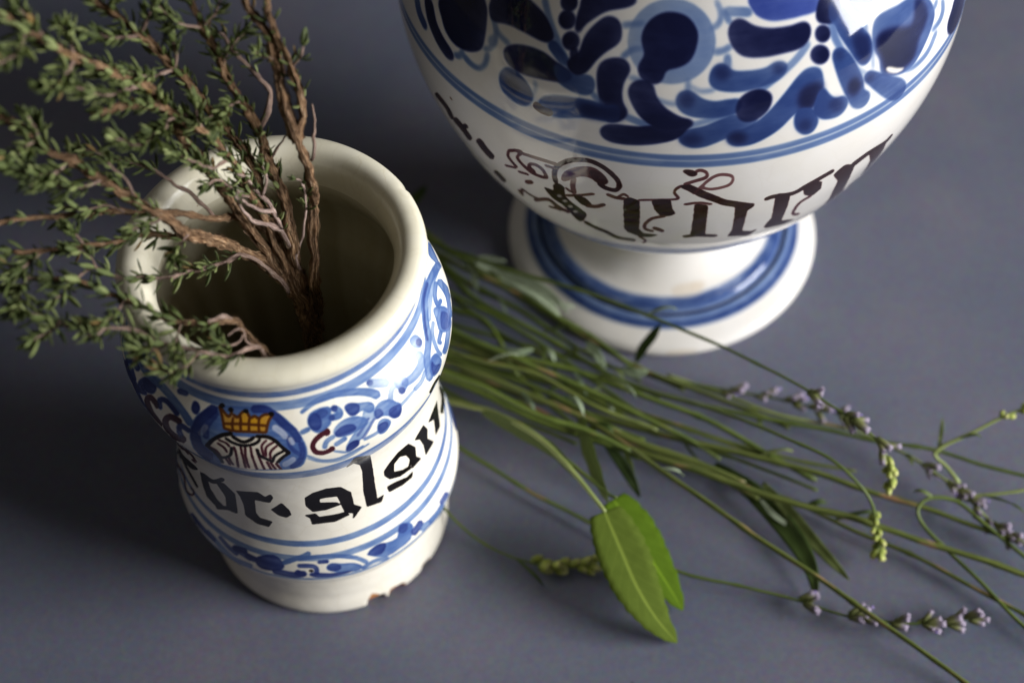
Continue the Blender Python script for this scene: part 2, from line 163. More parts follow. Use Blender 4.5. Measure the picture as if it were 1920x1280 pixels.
["b",0.8,[146,14024,-239,36,-234,23,-198,-7,-160,-46,-119,-70,-49,-97,150,-132,148,-47,140,-49,35,55,-79,92,-135,43,-118,33,23,-46,31,23,105,58,141,38,179,1,228,-28,240,-42,15,70]],
["b",0.55,[-1595,13933,-140,-32,-139,-37,-135,-66,-128,-115,-102,-154,-58,-158,-5,-144,33,-140,45,-150,108,-125,59,20,-58,170,-38,135,-2,132,47,159,91,156,114,112,120,59,132,32,140,30,-2,66]],
["b",0.8,[-1623,13484,-85,-9,-91,-10,-88,-12,-74,-17,-55,-22,-26,-44,23,-78,43,-58,24,-26,14,-21,95,-52,8,75,-29,42,-32,37,-4,3,6,-26,4,4,38,16,67,15,84,12,92,8,87,7,-12,84]],
["b",0.85,[-1253,13135,-103,-33,-100,-42,-95,-44,-84,-44,-75,-35,-65,-19,-58,-9,-56,-3,-58,-2,-59,-9,79,-209,270,-310,65,-3,71,-16,83,-25,84,-9,69,30,64,62,61,82,70,81,86,61,93,45,-156,288]],
["b",0.85,[-2695,13314,120,5,126,-40,96,-80,64,-154,60,-232,54,-246,-25,-146,-102,-56,-124,-2,-140,41,-154,84,-122,108,-78,137,-40,148,5,130,55,125,97,114]],
["d",0.5,[-2725,13218,23,-42,13,-119,43,-126,109,-108,144,-124,93,-120,-27,-91,-99,-56,-114,3,-121,75,-123,118,-75,135,3,184,65,181]],
["b",0.55,[-2913,14385,102,13,135,-26,107,-55,55,-97,20,-120,-15,-93,-60,-53,-92,-28,-87,3,-84,46,-82,77,-51,80,-12,91,16,98]],
["d",0.5,[-2569,13972,-30,-13,-33,-7,-35,1,-34,7,-30,14,-26,19,-19,24,-11,26,-2,27,7,26,16,24,24,19,29,14,34,7,35,0,35,-8,31,-14,27,-20,18,-24,11,-27,0,-27,-7,-26,-17,-23]],
["b",0.5,[-3148,13927,-31,-105,-21,-85,-39,-47,-110,-38,-166,-28,-162,-10,-146,15,-163,36,-171,33,-92,-112,111,-157,172,-38,186,-48,197,-26,204,9,200,34,169,69,96,128,32,132,33,105,-123,148]],
["b",0.5,[-3204,13300,-71,-31,-69,-35,-66,-35,-65,-30,-64,-21,-68,-9,-71,-1,-75,3,-78,3,-77,0,-11,-87,80,-91,75,-1,78,-5,81,-6,82,0,80,11,75,26,70,36,68,38,66,38,69,32,-19,101]],
["m",0.95,[-13544,13487,-147,36,-159,31,-162,-11,-191,-134,-137,-218,-63,-221,11,-193,8,-242,164,-36,47,-132,82,-60,59,-68,-42,-194,260,214,-23,-163,97,65,275,479,-41,72,-49,62,-62,60,-84,41,-88,36,-79,56,-84,99,-88,111,-44,84,7,41,1,4,-17,-11,85,4,143,-29,144,-36,153,117]],
["m",1.0,[-13568,13436,2,-32,-8,-38,-15,-37,-22,-38,-29,-34,-31,-28,-32,-19,-31,-10,-27,2,-21,14,-14,22,-7,31,2,37,7,38,15,39,21,36,25,30,28,24,30,16,30,7,27,-2,23,-12,17,-20]],
["m",0.95,[-12515,13520,-150,-3,-164,-9,-176,-56,-168,-146,-131,-204,-99,-248,-60,-266,-61,-309,-121,-409,260,130,-95,-354,242,147,238,174,214,177,166,114,231,344,-4,186,-124,-47,-118,-52,-104,-27,-107,4,-102,30,-71,59,-43,102,-28,120,-2,85,23,60,40,62,34,35,82,25,143,12,151,7,134,135]],
["m",1.0,[-12476,13452,-2,-33,-10,-36,-20,-36,-27,-34,-33,-32,-35,-24,-36,-16,-34,-6,-29,5,-23,14,-14,24,-6,31,3,35,11,37,20,37,25,33,31,28,34,22,34,13,33,5,30,-5,24,-13,16,-22]],
["m",1.0,[-12362,12730,-21,-66,-34,-74,-48,-82,-56,-82,-62,-77,-65,-69,-58,-47,-47,-24,-26,14,-7,43,11,68,24,81,35,88,43,88,46,78,48,68,48,53,46,39,41,21,37,7,28,-10,18,-24,6,-40]],
["d",0.85,[-13401,13452,-46,89,-48,76,-11,20,14,5,81,39,116,18,161,-26,193,-65,185,-77,100,57,10,90,-192,73,-203,66,-191,31,-173,-24,-149,-69,-117,-126,-2,-130,51,-100,40,-97,110,33]],
["d",0.85,[-12525,13055,20,61,11,57,7,32,-13,-16,-30,-26,27,4,62,-2,76,-12,81,-15,76,-13,103,93,-2,105,-75,13,-80,15,-83,13,-80,4,-83,-17,-99,-77,-53,-101,-18,-72,-12,-55,-16,-47,61,-57]],
["d",0.7,[-12732,12835,14,-45,12,-49,11,-49,7,-56,8,-56,143,91,100,200,-15,44,-17,40,-17,40,-18,38,-20,37,-123,-58]],
["d",0.9,[-14612,13656,58,117,121,129,131,86,137,18,143,-26,96,-53,29,-82,-14,-106,-55,-94,-105,-75,-145,-66,-133,-30,-116,29,-105,67]],
["d",0.85,[-14609,13828,-71,-102,-85,-123,-71,-154,-14,-151,15,-143,59,-89,153,52,157,102,125,76,83,120,-52,45,-115,-62,-104,-61,-50,-15,-39,44,-28,90,-2,83,34,71,70,96,71,101,-32,60]],
["d",0.9,[-14416,13560,7,-29,-1,-32,-10,-36,-18,-36,-24,-33,-30,-30,-32,-22,-32,-13,-29,-2,-26,7,-19,18,-11,26,-4,33,2,35,11,37,16,35,22,31,27,26,30,19,29,10,29,1,27,-6,21,-16]],
["b",0.75,[-14188,13980,311,-5,297,-22,268,-40,238,-53,216,-63,192,-74,167,-88,146,-101,138,-111,155,63,42,148,-146,105,-157,99,-178,92,-202,82,-222,70,-245,59,-276,47,-301,30,-314,14,-164,-127]],
["b",0.75,[-15266,13830,165,23,163,15,160,10,157,8,151,10,144,13,135,15,128,15,122,12,120,8,134,115,-44,107,-124,-6,-125,-10,-124,-12,-124,-11,-130,-9,-138,-4,-149,-4,-158,-5,-164,-10,-167,-17,-166,-145]],
["d",0.85,[-16149,12984,90,-26,64,-56,47,-84,45,-100,170,39,210,74,198,52,17,-156,198,51,154,2,133,106,158,348,-144,19,-156,7,-158,-1,-150,-3,-130,4,-103,18,-85,30,-82,34,-87,35,-98,26,-322,-273]],
["d",0.85,[-15596,13350,81,-32,75,-38,72,-41,67,-46,62,-53,156,119,72,140,-72,42,-74,39,-77,37,-81,32,-83,31,-133,-92]],
["d",0.7,[-14859,12721,45,-82,13,-124,224,129,32,-104,38,-97,63,-65,83,-36,87,-28,81,-35,55,-69,15,-14,144,300,-73,47,-82,36,-86,27,-81,31,-68,47,-59,59,-51,72,-57,66,-63,61,-73,50,-237,-226]],
["d",0.7,[-15925,13313,120,99,106,87,86,64,68,45,52,25,51,15,59,6,64,-1,69,-3,70,-1,142,106,1,105,-66,4,-67,5,-74,3,-85,-6,-98,-23,-103,-45,-99,-59,-91,-63,-88,-66,-92,-70,-133,-213]],
["d",0.6,[-12902,14257,74,15,74,15,73,13,74,13,72,12,86,96,-55,80,-76,-13,-76,-15,-75,-14,-77,-15,-76,-15,-85,-103]],
["k",0.95,[-13366,11660,-2252,-3191,-655,-1014,-888,-1372,855,755,379,135,277,17,274,28,243,0,192,-35,145,-54,123,-54,117,-62,138,127,90,161,-98,85,-103,79,-117,87,-152,85,-179,74,-169,94,-104,181,-36,274,-96,186,-792,-667,2885,3945,-47,197,17,62]],
["m",0.9,[-17454,4904,774,727,403,216,268,43,143,-133,94,-201,133,-99,227,91,244,174,199,178,131,198,52,168,3,117,-82,4,-133,-68,-130,-69,-95,-112,-9,-63,129,70,117,60,57,5,2,-75,-31,-115,-33,-57,-123,-104,-199,-140,-180,-65,-110,106,-82,213,-132,158,-249,-5,-357,-145,-472,-302,-257,-319]],
["m",0.9,[-15407,8524,353,199,711,640,373,236,182,-48,93,-169,29,-130,120,179,-123,-37,-142,-53,-141,-165,-61,-128,154,67,150,58,242,310,-15,172,-61,221,-141,117,-359,-209,-613,-526,-629,-533,28,32]],
["k",0.97,[-17303,5988,1133,1301,831,786,436,300,378,224,324,142,221,56,142,18,89,-6,-3,-63,-140,-171,-252,-255,-279,-241,-287,-186,-348,-212,-372,-260,-363,-303,-367,-328,-340,-289,-399,-304,-374,-270]],
["k",0.95,[-17165,5658,-36,-94,-157,-253,110,141,16,26,-45,-41,-83,-80,-138,-143,358,558,-419,-519,157,282,205,344,-65,-36,57,120,-249,-310,-179,-232,455,622,-433,-610,122,135,96,84,59,24,-4,-70,-88,-191,194,207]],
["m",0.8,[-13173,11779,-82,-226,-1946,-2697,-530,-731,714,749,300,263,178,117,109,33,77,-6,69,-20,75,-11,130,140,94,150,-59,30,-50,41,-60,32,-91,-6,-156,-85,-264,-214,-419,-400,-139,-62,2040,2833,43,167,-165,-239]],
["k",1,[-13611,8664,146,84,134,73,126,63,-32,-340,-24,-320,-14,-310,84,-164,85,-155,86,-154,126,-64,118,-68,117,-71,-134,-142,-131,-141,-133,-143,-214,84,-220,65,-234,46,-43,228,-32,232,-20,247,61,311,71,316]],
["k",1.0,[-13555,8423,120,20,110,-1,114,-1,129,24,156,73,176,132,175,163,166,169,151,157,142,139,95,201,-59,50,-151,-149,-158,-166,-149,-155,-133,-125,-108,-81,-96,-39,-94,-7,-94,13,-101,15,-111,-3,-198,-221]],
["k",1,[-12691,8833,191,105,178,91,169,79,132,-155,127,-153,125,-157,-81,-486,-68,-459,-49,-430,-179,-12,-180,-21,-186,-33,39,271,48,276,57,289,-57,159,-55,155,-54,155,-54,112,-52,106]],
["k",1.0,[-13171,6725,141,97,140,94,134,87,122,72,111,54,98,34,92,20,89,10,89,6,91,7,104,122,6,120,-87,-5,-86,-2,-92,-8,-100,-18,-113,-37,-125,-61,-133,-77,-139,-89,-140,-95,-141,-97,-106,-171]],
["k",1,[-11623,8921,177,81,166,69,160,60,189,70,177,59,173,49,93,-83,89,-83,89,-84,90,84,87,81,85,78,16,-71,16,-70,17,-69,-70,-127,-67,-124,-68,-124,-67,-5,-66,-5,-67,-7,-155,7,-154,1,-157,-7,-52,-325,-49,-312,-45,-307,49,-94,48,-90,48,-90,180,-12,172,-20,170,-27,-76,-130,-72,-126,-72,-125,-172,14,-171,6,-174,-1,-153,105,-152,96,-153,92,21,209,24,210,28,216,-10,195,-9,191,-7,193,-44,120,-41,116]],
["k",1,[-10238,8215,186,189,177,175,173,168,72,-148,70,-145,70,-145,12,-107,12,-102,13,-102,-78,-68,-75,-66,-76,-67,-95,36,-92,33,-93,31,-94,109,-91,106]],
["k",1,[-8689,9084,117,88,114,83,112,79,190,51,183,41,182,32,184,-50,180,-58,181,-64,122,-184,121,-180,121,-181,8,-282,7,-273,6,-269,100,-118,97,-116,98,-117,-82,-83,-80,-81,-79,-82,-70,-73,-67,-71,-67,-73,25,108,24,104,24,106,-112,68,-108,65,-108,63,-34,265,-33,263,-33,266,-21,121,-21,119,-20,118,-151,45,-147,38,-146,33,-99,1,-97,-2,-96,-4,-13,-84,-12,-81,-13,-81,230,-63,222,-74,224,-85,50,-74,49,-72,48,-72,-208,-20,-201,-29,-202,-40,-186,14,-180,5,-182,-3,-68,150,-67,145,-66,145,17,176,16,172]],
["k",1,[-8896,7942,147,20,141,15,140,11,39,-88,38,-86,38,-86,228,-7,220,-19,221,-29,144,-1,140,-6,141,-10,49,-81,48,-80,47,-79,-215,-37,-209,-46,-208,-55,-317,44,-308,22,-310,0,-5,123,-4,122,-5,122,-68,80,-66,76]],
["k",1,[-6873,10656,103,353,96,323,104,236,195,-173,210,-249,242,-340,74,-624,25,-418,11,-371,-1,-359,-5,-338,-8,-333,0,-273,-2,-260,-5,-255,112,4,110,0,111,-2,-59,-100,-58,-95,-58,-96,-222,66,-213,54,-209,43,0,331,-2,332,-5,337,38,426,33,424,25,446,-21,175,-23,182,-27,204,-90,156,-89,168,-94,216,-100,-66,-99,-61]],
["k",1,[-5303,8939,114,86,111,79,113,76,149,73,148,64,149,59,202,-26,203,-37,212,-52,137,-227,134,-221,137,-224,-1,-207,-3,-199,-5,-196,99,-144,97,-142,96,-140,-216,42,-201,26,-194,15,-69,121,-68,120,-67,118,49,94,48,90,47,90,-63,161,-61,156,-62,156,-121,101,-116,93,-114,92,-127,-37,-121,-40,-120,-44,-22,-161,-23,-154,-23,-155,151,-108,150,-112,153,-116,177,-61,177,-69,182,-77,27,-78,27,-76,26,-74,-267,92,-249,71,-239,54,-188,121,-177,109,-173,101,-74,142,-71,137,-70,137,-3,101,-4,101]],
["k",1,[-5278,7898,147,-30,146,-34,148,-40,200,-96,198,-101,204,-112,125,-4,123,-8,126,-12,-34,-77,-32,-76,-34,-75,-193,38,-183,28,-178,19,-244,81,-229,63,-224,51,-22,129,-21,127]],
["k",1,[-3459,9033,223,48,229,27,245,3,112,-215,108,-208,111,-210,-31,-168,-32,-162,-33,-160,163,-251,157,-242,153,-239,-287,68,-258,38,-242,14,-4,223,-12,227,-18,235,-76,209,-75,204,-76,204,-124,125,-118,117]],
["k",1,[-2267,8741,356,19,411,-67,540,-227,26,-279,11,-255,-6,-235,-30,-247,-46,-221,-57,-207,-243,119,-216,90,-200,68,44,280,24,293,6,314,-228,211,-203,181]],
["k",0.95,[17,8145,199,-383,136,-311,48,-204,-31,-108,-104,-21,-170,52,-193,74,-192,66,-177,44,-145,7,199,-330,336,-359,200,-77,238,-124,272,-166,280,-177,270,-169,260,-161,260,-171,329,-272,-148,391,-131,357,305,-367]],
["k",0.9,[-2367,11992,-99,59,-93,52,-87,41,-79,24,-74,5,-65,-16,-60,-33,-54,-48,-51,-51,-50,-52,85,-191,151,-208,46,62,46,62,55,46,60,31,70,5,86,-29,104,-65,161,-153,-130,274,128,-102,104,-77]],  # black dash painting the shadow in the crease under the upper bulge
["b",0.9,[-8467,4978,43,63,69,58,88,28,107,-20,125,-51,137,-52,157,-41,170,-46,148,-62,125,-88,103,-106,49,-96,-18,-88,-72,-77,-118,-30,-182,34,-228,68,-209,68,-179,76,-161,83,-115,75,-53,70,-6,70]],
["d",0.6,[-7947,4823,-17,-46,-32,-38,-47,-28,-56,-17,-64,-3,-67,11,-64,25,-58,33,-47,42,-35,48,-18,51,-1,50,16,47,33,40,46,29,58,18,64,4,67,-9,65,-24,58,-35,47,-44,34,-50,17,-52]],
["b",0.85,[-9527,5348,237,55,234,43,248,20,285,-13,302,-44,274,-68,233,-85,207,-100,176,-113,137,-127,113,-141,117,-157,78,19,5,118,-116,151,-121,148,-152,141,-189,122,-216,104,-241,86,-280,70,-307,46,-292,13,-257,-19,-239,-44,-238,-54,-47,-98]],
["b",0.75,[-7107,4309,108,44,109,42,108,35,104,22,101,1,98,-22,99,-42,102,-58,106,-73,110,-78,42,111,-49,154,-103,55,-102,55,-104,49,-106,36,-111,20,-112,-2,-113,-19,-111,-30,-109,-34,-107,-37,-22,-124]],
["b",0.85,[-6829,5062,149,159,290,78,202,-40,210,-79,273,-80,252,-10,130,255,113,241,185,-35,176,-141,130,-147,46,-187,-105,-268,-187,-252,-250,-65,-294,10,-298,-41,-320,48,-419,286]],
["d",0.6,[-6812,5053,83,101,195,96,184,49,146,-12,133,-56,65,-81,-35,-129,-102,-155,-131,-84,-196,51,-226,114]],
["d",0.45,[-5311,5275,9,104,55,116,73,63,107,-29,126,-84,72,-91,-20,-96,-73,-100,-83,-53,-97,22,-107,69]],
["d",0.7,[-4655,4529,55,25,57,24,58,21,57,19,52,19,45,19,39,18,35,17,33,16,35,16,-16,205,-155,138,-35,-16,-34,-15,-33,-16,-35,-15,-40,-16,-47,-17,-54,-19,-58,-20,-59,-20,-57,-22,4,-199]],
["b",0.6,[-4252,4320,96,-34,98,-38,103,-49,108,-57,117,-78,-24,316,-164,272,-94,27,-92,25,-91,22,-90,18,-88,17,-39,-175]],
["b",0.75,[-3652,4057,112,-42,147,-109,1594,-2659,181,-104,176,-98,157,-81,138,-63,126,-53,119,-52,121,-55,-2081,3592,-218,279,-70,-4,-66,-8,-64,-7,-65,-5,-72,0,-82,7,-91,11,-97,13,-98,11,-95,6,2,-217]],
["d",0.5,[-2853,4379,94,-6,97,-12,100,-16,108,-29,113,-39,-74,281,-170,210,-96,9,-94,6,-93,3,-91,1,-89,-2,15,-177]],
["d",0.75,[-9189,4554,-3,61,35,60,94,36,169,-17,224,-54,249,-51,329,-31,354,-48,178,-57,-125,-47,-301,-46,-297,-37,-248,11,-245,32,-193,32,-121,43,-69,56]],
["d",0.7,[-9584,4981,190,10,186,3,138,-16,67,-31,25,-32,12,-31,1,-37,-16,-69,-18,-87,53,-95,86,57,19,89,22,101,-4,112,-34,94,-63,75,-103,49,-156,20,-192,-2,-191,-10,-63,-104]],
["k",0.7,[-9042,4810,-5,-18,-10,-16,-14,-13,-17,-10,-20,-6,-20,-2,-19,4,-17,8,-14,11,-11,15,-5,17,0,18,5,18,10,16,14,14,17,10,20,6,20,1,19,-3,17,-8,14,-12,11,-15,5,-17]],
["d",0.7,[-8762,5187,70,0,70,-1,70,-2,70,-3,70,-4,45,72,-33,76,-70,4,-70,3,-70,2,-71,1,-70,0,-45,-75]],
["d",0.75,[-9749,4548,46,-26,45,-26,45,-27,44,-29,44,-32,125,137,-7,192,-45,25,-46,23,-46,23,-46,23,-47,22,-119,-114]],
["d",0.8,[-11373,5051,213,199,325,177,274,71,178,-75,130,-162,68,-158,2,-127,-57,-118,-122,-98,-230,-96,-302,-96,-246,-28,-154,122,-97,197]],
["d",0.7,[-12388,4948,153,-19,148,-25,145,-31,141,-38,139,-44,150,143,10,184,-137,47,-141,42,-143,36,-147,31,-150,25,-160,-164]],
["d",0.75,[-10668,4395,161,0,163,-14,161,-21,152,-19,139,-8,124,16,108,31,93,40,83,37,85,25,83,190,-72,136,-88,-22,-84,-27,-78,-25,-83,-18,-98,-7,-123,7,-143,17,-158,18,-164,14,-162,4,-120,-170]],
["b",0.8,[-10163,5064,174,102,182,97,176,89,160,75,131,60,95,46,67,37,50,30,41,27,49,27,29,124,-80,62,-52,-30,-43,-28,-43,-27,-58,-32,-89,-43,-128,-59,-159,-74,-176,-87,-182,-97,-176,-100,-42,-134]],
["d",0.85,[-12416,4954,114,31,112,28,110,25,109,21,106,18,127,167,-33,143,-106,-14,-108,-18,-109,-21,-111,-24,-112,-27,-135,-188]],
["d",0.85,[-11833,4850,77,-4,76,-6,76,-7,75,-9,74,-10,132,144,-9,163,-74,13,-74,10,-75,10,-76,7,-77,7,-136,-154]],
["b",0.7,[-14004,4675,307,-33,279,-92,243,-145,201,-188,151,-230,-1604,-3050,2078,3112,232,106,200,68,181,15,151,222,2,168,-177,1,-180,-24,-178,-27,-182,-8,-190,35,-209,85,-234,112,-258,114,-280,94,-297,53,-176,-178]],
["d",0.6,[-13180,5085,92,-44,90,-49,89,-51,88,-49,88,-43,88,-34,86,-25,85,-22,81,-22,80,-27,106,101,18,127,-80,29,-82,24,-81,22,-80,26,-80,32,-82,43,-83,49,-86,53,-88,52,-91,48,-119,-99]],
["d",0.7,[-15232,4450,264,138,68,-172,222,75,189,31,177,22,169,22,161,19,150,11,142,2,136,-10,154,166,35,158,-133,18,-137,8,-139,3,-144,1,-148,2,-154,5,-161,5,-171,-2,-182,-15,-194,-35,-246,-288]]]
